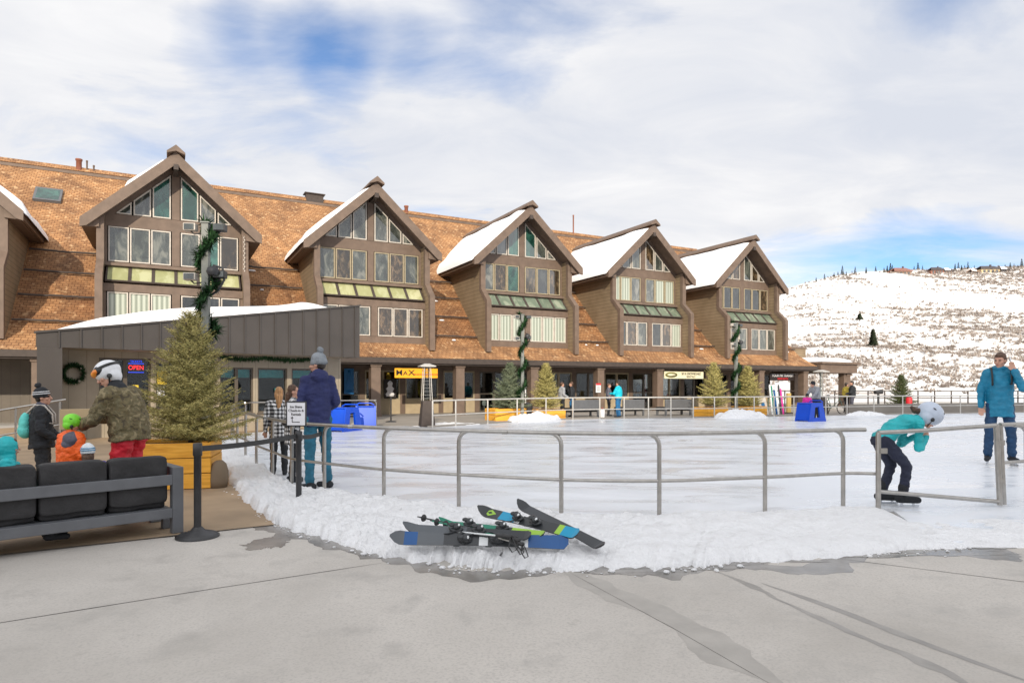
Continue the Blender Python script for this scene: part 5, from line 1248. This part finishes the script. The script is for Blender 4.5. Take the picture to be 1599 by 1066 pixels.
r_ = ski((752,799,.24),(906,836,.20),R(36),[(.03,'ski_black'),(.22,'ski_black'),(.40,'ski_cyan'),(.46,'ski_white'),(.80,'ski_black'),(.86,'ski_lime'),(1,'ski_cyan')],'ski with a lime diamond on its black tip and bright cyan panels',.092)
g = MB(); T_, a_, b__, d_, s__, n__, L__, c__ = r_; p = a_+d_*L__*.115-c__+n__*.022
g.add([p-d_*.075,p-s__*.038,p+d_*.075,p+s__*.038,p-d_*.03,p-s__*.015,p+d_*.03,p+s__*.015],[(0,1,5,4),(1,2,6,5),(2,3,7,6),(3,0,4,7)]); part('diamond_logo', g, 'ski_lime', T_, nofix=True)
g = MB()
for k in range(5): q = a_+d_*L__*(.26+.03*k)-c__+n__*.0185; g.add([q-s__*.02,q+d_*.006-s__*.02,q+s__*.02+d_*.010,q+s__*.02],[(0,1,2,3)])
part('lettering', g, 'ski_blue', T_, nofix=True)
ski((812,790,.24),(943,856,.10),R(22),[(1,'ski_black')],'plain black ski lying base up across the cyan one, its tail rightmost in the pile',.085,(.40,.56),flip=True)
ski((690,818,.17),(852,836,.18),R(30),[(.55,'ski_green'),(.7,'ski_black'),(1,'ski_lime')],'narrow green ski with a lime tail across the middle of the pile',.06,(.30,.62))
def pole(pa, pb, mn, label):
    a = at(pa[0], gz(pa[1], pa[2]), pa[2]); b_ = at(pb[0], gz(pb[1], pb[2]), pb[2]); c_ = (a+b_)/2; T = thing('ski_pole', label, 'ski pole', c_, 0, 'skis and poles piled on the snow bank'); a -= c_; b_ -= c_; d = (b_-a).normalized(); L_ = (b_-a).length
    x = d.cross(Vector((0,0,1))).normalized(); y = x.cross(d)
    g = MB(); g.tube([a, a+d*L_*.86], .0075, seg=8); part('shaft', g, mn, T)
    g = MB(); p = a+d*.06; g.loft([p-d*.008,p,p+d*.02],[(.034,.034),(.030,.030),(.012,.012)],x,seg=14); g.tube([a-d*.03,a],.005,seg=6); part('basket', g, 'rubber', T)
    g = MB(); g.loft([a+d*L_*.85,a+d*L_*.88,a+d*L_*.94,a+d*L_*.99,b_],[(.012,.012),(.019,.016),(.015,.014),(.024,.019),(.015,.014)],x,seg=12); gr = part('grip', g, 'rubber', T)
    g = MB(); q = b_; k9 = random.Random(label).random()*.9+.3; g.tube([q, q+d*.05+x*.05*k9-y*.03, q+d*.10+x*.12*k9-y*.06, q+d*.085+x*.16*k9-y*.07, q+d*.03+x*.11*k9-y*.05, q-d*.01+x*.01], .005, seg=6); part('wrist_strap', g, 'rubber', gr)
pole((656,807,.22),(808,840,.20),'ski_black','black ski pole whose basket sticks out farthest up-left of the pile'); pole((676,813,.22),(812,844,.19),'ski_green','green-shafted ski pole just below the black one')
pole((643,823,.20),(800,838,.21),'ski_white','pale ski pole lying along the leftmost skis'); pole((690,816,.21),(818,850,.17),'steel','bare metal ski pole, lowest of the four, strap hanging toward the paving')

# ================================================================== SMALL THINGS BEYOND THE ICE
def bench(loc, rz, w, label, group):
    T = thing('terrace_bench', label, 'bench', loc, rz, group)
    g = MB(); g.box(-w,w,-.04,.06,.30,.78); part('backrest', g, 'grey_metal', T, bevel=.03); g = MB(); g.box(-w,w,.08,.7,.22,.42); part('seat', g, 'cushion', T, bevel=.04)
    for x in (-w+.05,w-.05):
        for y in (.02,.62): g = MB(); g.box(x-.04,x+.04,y-.04,y+.04,0,.3); part('leg', g, 'grey_metal', T)
    return T
GB = 'low dark benches on the far terrace'
bn = bench(at(915,29.6,-.01),RB,.75,'low dark bench right of the two men in grey and black',GB); dup(bn,at(990,30.6,-.01),RB,'low dark bench right of the person in the bright cyan jacket',GB,(.85,1,1)); dup(bn,at(1060,31.0,-.01),RB,'low dark bench below the cream sign',GB,(1.1,1,1))
AB = thing('display_board','white display board leaning back behind the far railing, with a blue picture','board',at(1194,31.2,-.01),R(20))
g = MB(); g.prism([(-.24,-.05,.04),(.24,-.05,.04),(.24,.22,.92),(-.24,.22,.92)],[(-.24,-.02,.04),(.24,-.02,.04),(.24,.25,.92),(-.24,.25,.92)]); part('panel', g, 'frame_white', AB); g = MB(); g.prism([(-.1,.01,.28),(.1,.01,.28),(.1,.12,.62),(-.1,.12,.62)],[(-.1,.004,.28),(.1,.004,.28),(.1,.114,.62),(-.1,.114,.62)]); part('picture', g, 'jean_blue', AB); g = MB(); g.tube([(0,.2,.85),(0,.5,.0)],.015,seg=6); part('prop', g, 'black_metal', AB)
YB = thing('yellow_panel_post','pale yellow board standing upright by the arcade end','board',at(1232,33.2,-.01),RB); g = MB(); g.box(-.13,.13,-.06,.06,0,1.05); part('board', g, 'wood_board', YB, bevel=.02); g=MB(); g.box(-.2,.2,-.15,.15,0,.06); part('foot', g, 'trim_dark', YB)
RK = thing('ski_rack','rack of upright skis and boards near the arcade end','ski rack',at(1213,32.4,-.01),RB); g = MB(); g.tube([(-.6,0,.75),(.6,0,.75)],.02,seg=6); [g.tube([(x,0,0),(x,0,.75)],.02,seg=6) for x in (-.6,.6)]; part('frame', g, 'pole_green', RK)
for x, mn, hh in ((-.42,'ski_white',1.5),(-.30,'ski_green',1.45),(-.1,'ski_blue',1.25),(.0,'ski_white',1.6),(.22,'ski_black',1.5),(.38,'pink',1.3)):
    g = MB(); g.prism([(x-.05,-.12,0),(x+.05,-.12,0),(x+.05,.05,hh-.1),(x,.06,hh),(x-.05,.05,hh-.1)],[(x-.05,-.09,0),(x+.05,-.09,0),(x+.05,.08,hh-.1),(x,.09,hh),(x-.05,.08,hh-.1)]); part('ski', g, mn, RK)
BK = thing('bicycle','dark bicycle parked behind the far railing near the heater','bicycle',at(1302,32.2,-.01),R(5))
for x in (-.5,.5):
    g = MB(); g.tube([(x+.32*math.cos(k/20*6.283),0,.33+.32*math.sin(k/20*6.283)) for k in range(21)],.02,seg=6); wh = part('wheel', g, 'rubber', BK); g = MB(); [g.tube([(x,0,.33),(x+.31*math.cos(k/10*6.283),0,.33+.31*math.sin(k/10*6.283))],.004,seg=4) for k in range(10)]; part('spokes', g, 'steel_pale', wh)
g = MB(); [g.tube(q,.018,seg=6) for q in ([(-.5,0,.33),(-.12,0,.32),(.32,0,.75),(-.25,0,.78),(-.12,0,.32)],[(-.5,0,.33),(-.25,0,.78),(-.28,0,.92)],[(.5,0,.33),(.32,0,.75),(.30,0,.98)])]; part('frame', g, 'pole_green', BK)
g = MB(); g.tube([(.28,-.25,1.0),(.30,0,.98),(.28,.25,1.0)],.014,seg=6); part('handlebar', g, 'rubber', BK); g = MB(); g.ell((-.29,0,.95),(.13,.06,.03)); part('saddle', g, 'rubber', BK)
FE = thing('cylinder_bin','white cylindrical bin at the far railing left of the cyan jacket','bin',at(941,29.0,-.01)); g = MB(); g.lathe([(.10,0),(.11,.03),(.11,.36),(.06,.40)],(0,0,0),16); part('body', g, 'paper', FE); g = MB(); g.lathe([(.03,.40),(.03,.44)],(0,0,0),10); part('lid', g, 'red_cloth', FE)
LB = thing('litter_bin','black rounded bin between the two planters beyond the ice','bin',at(825,27.6,-.01)); g = MB(); g.lathe([(.18,0),(.2,.4),(.2,.55)],(0,0,0),16); part('body', g, 'black_metal', LB); g=MB(); g.lathe([(.2,.551),(.14,.68),(.05,.72)],(0,0,0),16); part('lid', g, 'black_metal', LB)
WP = thing('marker_post','thin white post between the blue-green and slim spruces','post',at(821,28.6,-.01)); g = MB(); g.tube([(0,0,0),(0,0,1.35)],.035,seg=8,r1=.03); part('shaft', g, 'paper', WP); g=MB(); g.ell((0,0,1.38),(.05,.05,.06)); part('cap', g, 'paper', WP)
SB = thing('belt_stanchion','lone thin barrier post on the terrace left of the patio heater','barrier post',at(611,25.5,-.01)); g = MB(); g.lathe([(.22,0),(.2,.03),(.03,.06)],(0,0,0),20); part('base', g, 'black_metal', SB); g=MB(); g.tube([(0,0,.04),(0,0,.98)],.03,seg=8); part('post', g, 'black_metal', SB)
# poster in the dark shop bay and blue poster
for px0,px1,py0,py1,mn,lb in ((600,619,592,621,'mid_grey','grey picture poster in the dark shop window below the orange sign'),(538,553,575,615,'poster_blue','tall blue poster in the shop window right of the ticket office')):
    v = 31.86; u0,u1=usolve(px0,v),usolve(px1,v); zc=zsolve(px0,v); T = thing('window_poster',lb,'poster',BW(u0,v,hz(py1,zc)),RB); H_=hz(py0,zc)-hz(py1,zc); W_=u1-u0
    g = MB(); g.box(0,W_,0,.02,0,H_); part('sheet', g, mn if mn!='mid_grey' else 'shop_dark', T); g = MB()
    rp = random.Random(px0); g.loft([(W_*.5,-.006,H_*q) for q in (.08,.2,.35,.5,.62,.8,.93)],[(W_*a,.004) for a in (.3,.38,.22,.34,.16,.22,.05)],(1,0,0),seg=12); part('picture', g, 'paper' if mn=='mid_grey' else 'poster_blue', T)
# right-hand distance: low wall, fence, blue mat, red bin, scope
LW = thing('low_wall','low grey-brown wall behind the far right railing','wall',at(1450,33.6,-.03)); off = at(1450,33.6,-.03)
g = MB(); a = at(1326,32.1,-.03)-off; b_ = at(1740,37.5,-.03)-off; n_ = Vector((-(b_-a).y,(b_-a).x,0)).normalized()*.25
for q0,q1 in ((0,.46),(.462,.52)):
    e = n_*(0 if q0==0 else .12); a0=a-e; b0=b_-e; g.prism([a0+Vector((0,0,q0)),b0+Vector((0,0,q0)),b0+n_+e*2+Vector((0,0,q0)),a0+n_+e*2+Vector((0,0,q0))],[a0+Vector((0,0,q1)),b0+Vector((0,0,q1)),b0+n_+e*2+Vector((0,0,q1)),a0+n_+e*2+Vector((0,0,q1))])
part('masonry', g, 'concrete_far', LW)
DF = thing('terrace_fence','dark metal fence with thin posts in the distance on the right','fence',at(1450,42,-.05)); off = at(1450,42,-.05)
fp = [at(1200+26*k, 44-.1*k,-.05)-off for k in range(24)]
for h in (1.12,.66): g = MB(); g.tube([p+Vector((0,0,h)) for p in fp],.03,seg=6); part('rail', g, 'trim_dark', DF)
for p in fp: g = MB(); g.tube([p,p+Vector((0,0,1.15))],.04,seg=6); part('post', g, 'trim_dark', DF)
BM_ = thing('crash_mat','long low dark blue padded mat beyond the fence at the right','crash mat',at(1530,37.6,-.05)); off = at(1530,37.6,-.05); g = MB(); a=at(1432,37.5,-.05)-off; b_=at(1760,38.5,-.05)-off
g.prism([a,b_,b_+Vector((0,.3,0)),a+Vector((0,.3,0))],[a+Vector((.4,.05,.38)),b_+Vector((0,.05,.58)),b_+Vector((0,.25,.58)),a+Vector((.4,.25,.38))]); part('padding', g, 'ski_blue', BM_); g=MB()
for k in range(9): p=a+(b_-a)*(k+.5)/9; g.ell(p+Vector((0,.02,.3)),(.09,.05,.07),seg=8,rings=5)
part('white_mark', g, 'paper', BM_)
RBn = thing('red_bin','red upright bin beside the dark green spruce beyond the fence','bin',at(1420,37,-.05)); g = MB(); g.lathe([(.14,0),(.16,.05),(.16,.75),(.12,.82)],(0,0,0),14); part('body', g, 'red_cloth', RBn); g=MB(); g.lathe([(.13,.821),(.08,.9)],(0,0,0),14); part('lid', g, 'black_metal', RBn)
VS = thing('viewing_scope','dark coin telescope on a post behind the far right railing','telescope',at(1372,36,-.05)); g = MB(); g.tube([(0,0,0),(0,0,1.0)],.06,seg=8); part('post', g, 'black_metal', VS); g=MB(); g.tube([(-.22,-.05,1.10),(.22,.05,1.14)],.11,seg=10,r1=.13); part('scope', g, 'black_metal', VS)

# ================================================================== PEOPLE
PT = dict
person('man seen from behind in navy hoodie, grey bobble hat and teal trousers on the ice', at(497,8.9), R(28), std(hf=(-.80,.60,-.05), shL=(-.16,0,1.41), shR=(.16,0,1.41), elL=(-.235,-.04,1.12), elR=(.235,-.04,1.12), wrL=(-.14,.17,1.02), wrR=(.14,.17,1.02), handL=(.8,.4,-.1), handR=(-.8,.4,-.1), anR=(.14,.08,.09), knR=(.12,.10,.5), footL=(-.8,.6,0), footR=(-.5,.85,0)), 1.055, .011,
  'navy','jeans_teal','black_cloth','hair_dark','short','beanie','grey_knit','grey_knit',hood=True,bulk=.93,toplen=.08,topname='hoodie')
kp = dict(J=std(hf=(.15,.98,.0), elL=(-.25,.02,1.14), elR=(.25,.02,1.14), wrL=(-.14,.20,1.05), wrR=(.14,.20,1.05), handL=(.5,.8,0), handR=(-.5,.8,0), footL=(0,1,0)))
person('brown-haired child in plaid shirt with a black belt bag beside the man in navy', at(458,9.6), R(-72), kp['J'], .82, .012, 'plaid','black_cloth','black_cloth','hair_brown','long',bulk=1.0,toplen=.22,topname='shirt')
bb_ = [o for o in C.objects if o.name.startswith('shirt')][-1].parent
g = MB(); g.loft([(0,0,1.05),(0,0,1.13)],[(.215,.185),(.215,.185)],(1,0,0),seg=24); g.ell((.16,-.12,1.08),(.11,.07,.07)); part('belt_bag', g, 'rubber', bb_)
person('blond child mostly hidden behind the brown-haired child in plaid', at(436,10.3), R(20), std(), .80, .014, 'plaid','black_cloth','black_cloth','hair_blond','long',bulk=1.0,toplen=.2,topname='shirt',face=True)
bm_ = person('man on skates in a bright blue coat, holding a phone to his ear', at(1562,11.66,.062), R(153), std(hf=(.53,.83,-.08), shL=(-.175,.02,1.43), shR=(.17,0,1.41), elL=(-.25,.25,1.17), wrL=(-.155,.175,1.45), handL=(.25,-.30,.9), elR=(.25,-.03,1.14), wrR=(.26,.03,.88), anL=(-.16,-.02,.09), anR=(.16,-.02,.09), knL=(-.14,.03,.5), knR=(.14,.03,.5), footL=(-.25,1,0), footR=(.25,1,0)), 1.115, .012,
  'teal_coat','blue_pants','black_cloth','hair_brown','short',hood=True,bulk=1.05,toplen=.19,skates=True,bag=('black_cloth','rubber'),topname='coat')
g = MB(); ph = Matrix.Rotation(R(10),3,'Y'); g.v=[]; c_=Vector((-.118,.115,1.60)); q=[Vector(p)*1 for p in ((-.006,-.035,-.075),(.006,-.035,-.075),(.006,.035,-.075),(-.006,.035,-.075),(-.006,-.035,.075),(.006,-.035,.075),(.006,.035,.075),(-.006,.035,.075))]
g.add([ph@p for p in q],[(0,3,2,1),(4,5,6,7),(0,1,5,4),(1,2,6,5),(2,3,7,6),(3,0,4,7)])
ph_ = part('mobile_phone', g, 'phone_white', None, bevel=.003); Mw = Matrix.Translation(bm_.location)@Matrix.Rotation(R(153),4,'Z')@Matrix.Scale(1.115,4); ph_.matrix_world = Mw@Matrix.Translation(c_); tag(ph_,'white mobile phone held to the ear by the man in the blue coat','phone')
k_ = 1/.95
gj = std(pel=(0,-.10,.83), waist=(0,.02,.95), chest=(0,.18,1.03), neck=(0,.33,1.06), head=(0,.47,1.09), hf=(.0,.80,-.60), hu=(0,.6,.8), shL=(-.15,.26,1.03), shR=(.15,.26,1.03), elL=(-.20,.24,.74), elR=(.20,.22,.72), wrL=(-.13,.38,.86), wrR=(.12,.36,.86), handL=(.6,.3,.3), handR=(-.6,.3,.3),
  hiL=(-.08,-.12,.80), hiR=(.08,-.12,.80), knL=(-.09,.05,.50), knR=(.10,.13,.50), anL=(-.09,-.06,.145), anR=(.10,.09,.145), footL=(0,1,-.02), footR=(0,1,-.02))
person('girl skater in a turquoise jacket and pale grey helmet bending over the open gate', at(1392,7.66,.003), R(-90), gj, .95, .010, 'turquoise','legging','black_cloth','hair_brown','pony','helmet','helmet_grey',bulk=.80,toplen=0,skates=True,hs=1.22,fs=1.12)
person('man in camouflage jacket, red trousers and white ski helmet leaning over a child', at(196,6.85,-.02), R(88), std(neck=(0,.07,1.40), head=(0,.185,1.54), chest=(0,.02,1.24), waist=(0,-.04,1.06), pel=(0,-.05,.92), hf=(-.50,.75,-.45), hu=(0,.5,.85), shL=(-.20,.05,1.34), shR=(.20,.05,1.34), elL=(-.27,.16,1.09), elR=(.27,.12,1.08), wrL=(-.14,.37,1.03), wrR=(.15,.36,1.08), handL=(.2,.9,-.15), handR=(-.3,.9,-.05), hiL=(-.10,-.05,.9), hiR=(.10,-.05,.9)), 1.0, .010,
  'camo','red_pants','black_cloth','hair_dark','short','helmet','white_plastic',bulk=1.28,toplen=.02,goggles=True,scarf='black_cloth')
person('youth in dark jacket and striped bobble hat wearing a mint backpack', at(66,7.9,-.02), R(-62), std(hf=(.1,.95,.1), elL=(-.27,.02,1.14), elR=(.27,.02,1.14), wrL=(-.2,.2,1.0), wrR=(.2,.2,1.0)), .80, .011, 'black_cloth','black_cloth','black_cloth','hair_dark','short','beanie','black_cloth','black_cloth',bulk=1.15,bag=('mint','frame_white'),scarf='grey_cloth',stripes='white_plastic',toplen=.05)
person('child in an orange coat with grey shoulders and a lime green helmet', at(112,6.62,-.02), R(-28), std(hf=(.35,.85,-.3), elL=(-.28,0,1.14), elR=(.28,0,1.14), wrL=(-.24,.1,.95), wrR=(.24,.1,.95)), .645, .010, 'orange_coat','black_cloth','black_cloth','hair_brown','short','helmet','lime',bulk=1.35,toplen=.05,vest='grey_cloth',gloves='black_cloth')
sit = dict(pel=(0,0,.62), waist=(0,-.02,.76), chest=(0,-.02,.96), neck=(0,0,1.13), head=(0,.02,1.28), shL=(-.18,0,1.08), shR=(.18,0,1.08), elL=(-.24,.05,.84), elR=(.24,.05,.84), wrL=(-.16,.25,.76), wrR=(.16,.25,.76), handL=(.2,1,-.2), handR=(-.2,1,-.2), hiL=(-.09,.02,.60), hiR=(.09,.02,.60), knL=(-.12,.42,.60), knR=(.12,.42,.60), anL=(-.12,.45,.17), anR=(.12,.45,.17))
person('small child in purple jacket and white and blue knitted hat on the sofa', (-4.02,6.13,-.02), R(40), std(**sit), .62, .010, 'purple','black_cloth','black_cloth','hair_brown','long','beanie','white_knit',bulk=1.15,stripes='knit_blue',gloves='black_cloth')
person('child in turquoise hooded coat and pink scarf at the left end of the sofa', (-4.42,5.66,-.02), R(-50), std(**sit), .70, .010, 'turquoise','black_cloth','black_cloth','hair_brown','short',hoodup=True,bulk=1.25,scarf='pink',gloves='pink')
GF = 'distant people beyond the far railing'
FJ = lambda **k: std(**k)
person('distant man in a pale grey jacket walking behind the railing', at(878,29.6,-.01), R(-70), FJ(wrR=(.25,.2,1.0)), .91, .02, 'mid_grey','black_cloth','black_cloth','hair_brown',bulk=1.2,face=False,group=GF)
person('distant man in a black jacket with blue beneath, right of the man in pale grey', at(893,30.1,-.01), R(80), FJ(), .92, .02, 'black_cloth','jean_blue','black_cloth','hair_brown',bulk=1.2,face=False,group=GF)
person('distant person in dark clothes standing just left of the cyan jacket', at(951,30.6,-.01), R(-100), FJ(wrL=(-.2,.3,1.1)), .88, .02, 'grey_cloth','black_cloth','black_cloth','hair_brown',bulk=1.15,face=False,group=GF)
person('distant person in a bright cyan jacket and blue jeans', at(966,29.4,-.01), R(60), FJ(wrL=(-.15,.35,1.15),elL=(-.27,.12,1.15)), .93, .02, 'bright_cyan','jean_blue','black_cloth','hair_dark',bulk=1.3,face=False,group=GF)
person('distant adult in pale grey jacket bending over the child at the skating aid', at(1275,27.1), R(110), FJ(neck=(0,.12,1.42),head=(0,.20,1.54),chest=(0,.05,1.26),shL=(-.19,.1,1.37),shR=(.19,.1,1.37),elL=(-.22,.25,1.13),elR=(.22,.25,1.13),wrL=(-.15,.42,.95),wrR=(.15,.42,.95)), .95, .02, 'mid_grey','black_cloth','black_cloth','hair_dark',None,'beanie','black_cloth',bulk=1.15,face=False,group=GF)
person('small child in a bright pink jacket holding the blue skating aid', at(1261,26.6), R(150), FJ(), .62, .02, 'pink','black_cloth','black_cloth','hair_dark',None,'helmet','black_cloth',bulk=1.3,face=False,group=GF)
person('distant man in a dark jacket beyond the railing right of the pavilion', at(1331,34.0,-.03), R(70), FJ(wrL=(-.2,.3,1.05),elL=(-.27,.1,1.12)), .97, .02, 'black_cloth','grey_cloth','black_cloth','hair_dark',bulk=1.3,face=False,group=GF)
person('distant person in a yellow jacket beside the pavilion post', at(1322,34.6,-.03), R(-80), FJ(), .92, .02, 'yellow_cloth','black_cloth','black_cloth','hair_dark',bulk=1.1,face=False,group=GF)

# ================================================================== SKY, SUN, CAMERA
sc = bpy.context.scene
EL, SX, SY = 23.0, .052, -.998
w = bpy.data.worlds.new('World'); sc.world = w; w.use_nodes = True; nt = w.node_tree; bg = nt.nodes['Background']; bg.inputs['Strength'].default_value = .10
sky = nn(nt, 'ShaderNodeTexSky', sky_type='NISHITA'); sky.sun_disc = False; sky.sun_elevation = R(EL); sky.sun_rotation = math.atan2(SX, SY); sky.altitude = 2000; sky.air_density = 1.0; sky.dust_density = .6; sky.ozone_density = 2
tc = nn(nt, 'ShaderNodeTexCoord'); sp = nn(nt, 'ShaderNodeSeparateXYZ'); nt.links.new(tc.outputs['Generated'], sp.inputs[0])
zc = math_node(nt, 'ADD', math_node(nt, 'MAXIMUM', sp.outputs['Z'], 0.0), .16)
cb = nn(nt, 'ShaderNodeCombineXYZ'); nt.links.new(math_node(nt,'DIVIDE',sp.outputs['X'],zc), cb.inputs['X']); nt.links.new(math_node(nt,'DIVIDE',sp.outputs['Y'],zc), cb.inputs['Y'])
mpw = nn(nt, 'ShaderNodeMapping'); mpw.inputs['Rotation'].default_value = (0,0,R(-18)); mpw.inputs['Scale'].default_value = (.8,1.25,1); mpw.inputs['Location'].default_value = (.6,2.1,0); nt.links.new(cb.outputs[0], mpw.inputs[0])
nA = noise_node(nt, mpw.outputs[0], .75, 9, .55, .35); nB = noise_node(nt, mpw.outputs[0], 2.4, 8, .58, .5); nC = noise_node(nt, mpw.outputs[0], .45, 4, .5, .2)
def dmask(px, py, c0, c1, amp):
    v = Vector(((px-CX)/F, 1, (HY-py)/F)).normalized(); d = nn(nt, 'ShaderNodeVectorMath', operation='DOT_PRODUCT'); nt.links.new(tc.outputs['Generated'], d.inputs[0]); d.inputs[1].default_value = v
    mr = nn(nt, 'ShaderNodeMapRange', interpolation_type='SMOOTHSTEP'); nt.links.new(d.outputs['Value'], mr.inputs[0]); mr.inputs[1].default_value = math.cos(R(c0)); mr.inputs[2].default_value = math.cos(R(c1)); mr.inputs[3].default_value = 0; mr.inputs[4].default_value = amp
    return mr.outputs[0]
cov = math_node(nt, 'ADD', math_node(nt,'MULTIPLY',nA,.70), math_node(nt,'MULTIPLY',nB,.30))
cov = math_node(nt, 'ADD', cov, .255)
for a in ((270,30,6,0,.07),(350,45,5,0,.10),(430,35,5.5,0,.13),(510,60,5,0,.11),(590,20,6,0,.07),(530,120,3.5,0,.06),(700,0,8,0,.07),(820,15,8,0,.06),(1390,385,5,0,.05),(1460,360,5,0,.05),(1300,415,7,0,.06),(1540,335,5,0,.06),(1220,440,6,0,.06),(1580,-30,7,0,.11),(1430,-60,7,0,.08),(100,200,8,0,.04),(250,250,8,0,.04)): cov = math_node(nt, 'SUBTRACT', cov, dmask(*a))
fac = ramp(nt, cov, [(.50,(.06,.06,.06)),(.70,(1,1,1))])
shade = ramp(nt, math_node(nt,'ADD',math_node(nt,'MULTIPLY',nC,.6),math_node(nt,'MULTIPLY',nB,.4)), [(.38,(6.3,6.6,7.3)),(.50,(7.7,7.75,8.0)),(.62,(9.2,9.1,9.0))])
back = math_node(nt, 'MULTIPLY_ADD', math_node(nt,'MAXIMUM', math_node(nt,'MULTIPLY',sp.outputs['Y'],-1.0), 0.0), 1.1); 
nt.links.remove(nt.links[-1]) if False else None
bn_ = nn(nt, 'ShaderNodeMath', operation='MULTIPLY_ADD'); nt.links.new(math_node(nt,'MAXIMUM', math_node(nt,'MULTIPLY',sp.outputs['Y'],-1.0), 0.0), bn_.inputs[0]); bn_.inputs[1].default_value = 1.2; bn_.inputs[2].default_value = 1.0
cs = nn(nt, 'ShaderNodeVectorMath', operation='SCALE'); nt.links.new(shade, cs.inputs[0]); nt.links.new(bn_.outputs[0], cs.inputs['Scale'])
skb = nn(nt, 'ShaderNodeVectorMath', operation='MULTIPLY'); nt.links.new(sky.outputs[0], skb.inputs[0]); skb.inputs[1].default_value = (1.15,1.40,1.60)
nt.links.new(mixc(nt, fac, skb.outputs[0], cs.outputs[0]), bg.inputs['Color'])
sd = bpy.data.lights.new('sun', 'SUN'); sd.energy = 3.5; sd.angle = R(.6); sd.color = (1, .89, .72); so = bpy.data.objects.new('sun', sd); C.objects.link(so)
dv = Vector((SX*math.cos(R(EL)), SY*math.cos(R(EL)), math.sin(R(EL)))); so.rotation_euler = dv.to_track_quat('Z','Y').to_euler(); so.location = (0,-10,30)
cd = bpy.data.cameras.new('camera'); cd.sensor_width = 36; cd.lens = 36*F/1599; cd.shift_y = (HY-533)/1599; cd.clip_start = .1; cd.clip_end = 3000
co = bpy.data.objects.new('camera', cd); C.objects.link(co); co.location = (0,0,HC); co.rotation_euler = (R(90),0,0); sc.camera = co
sc.view_settings.view_transform = 'Standard'; sc.view_settings.look = 'None'; sc.view_settings.exposure = .20; sc.view_settings.gamma = 1
sc.render.resolution_x = 1024; sc.render.resolution_y = 682
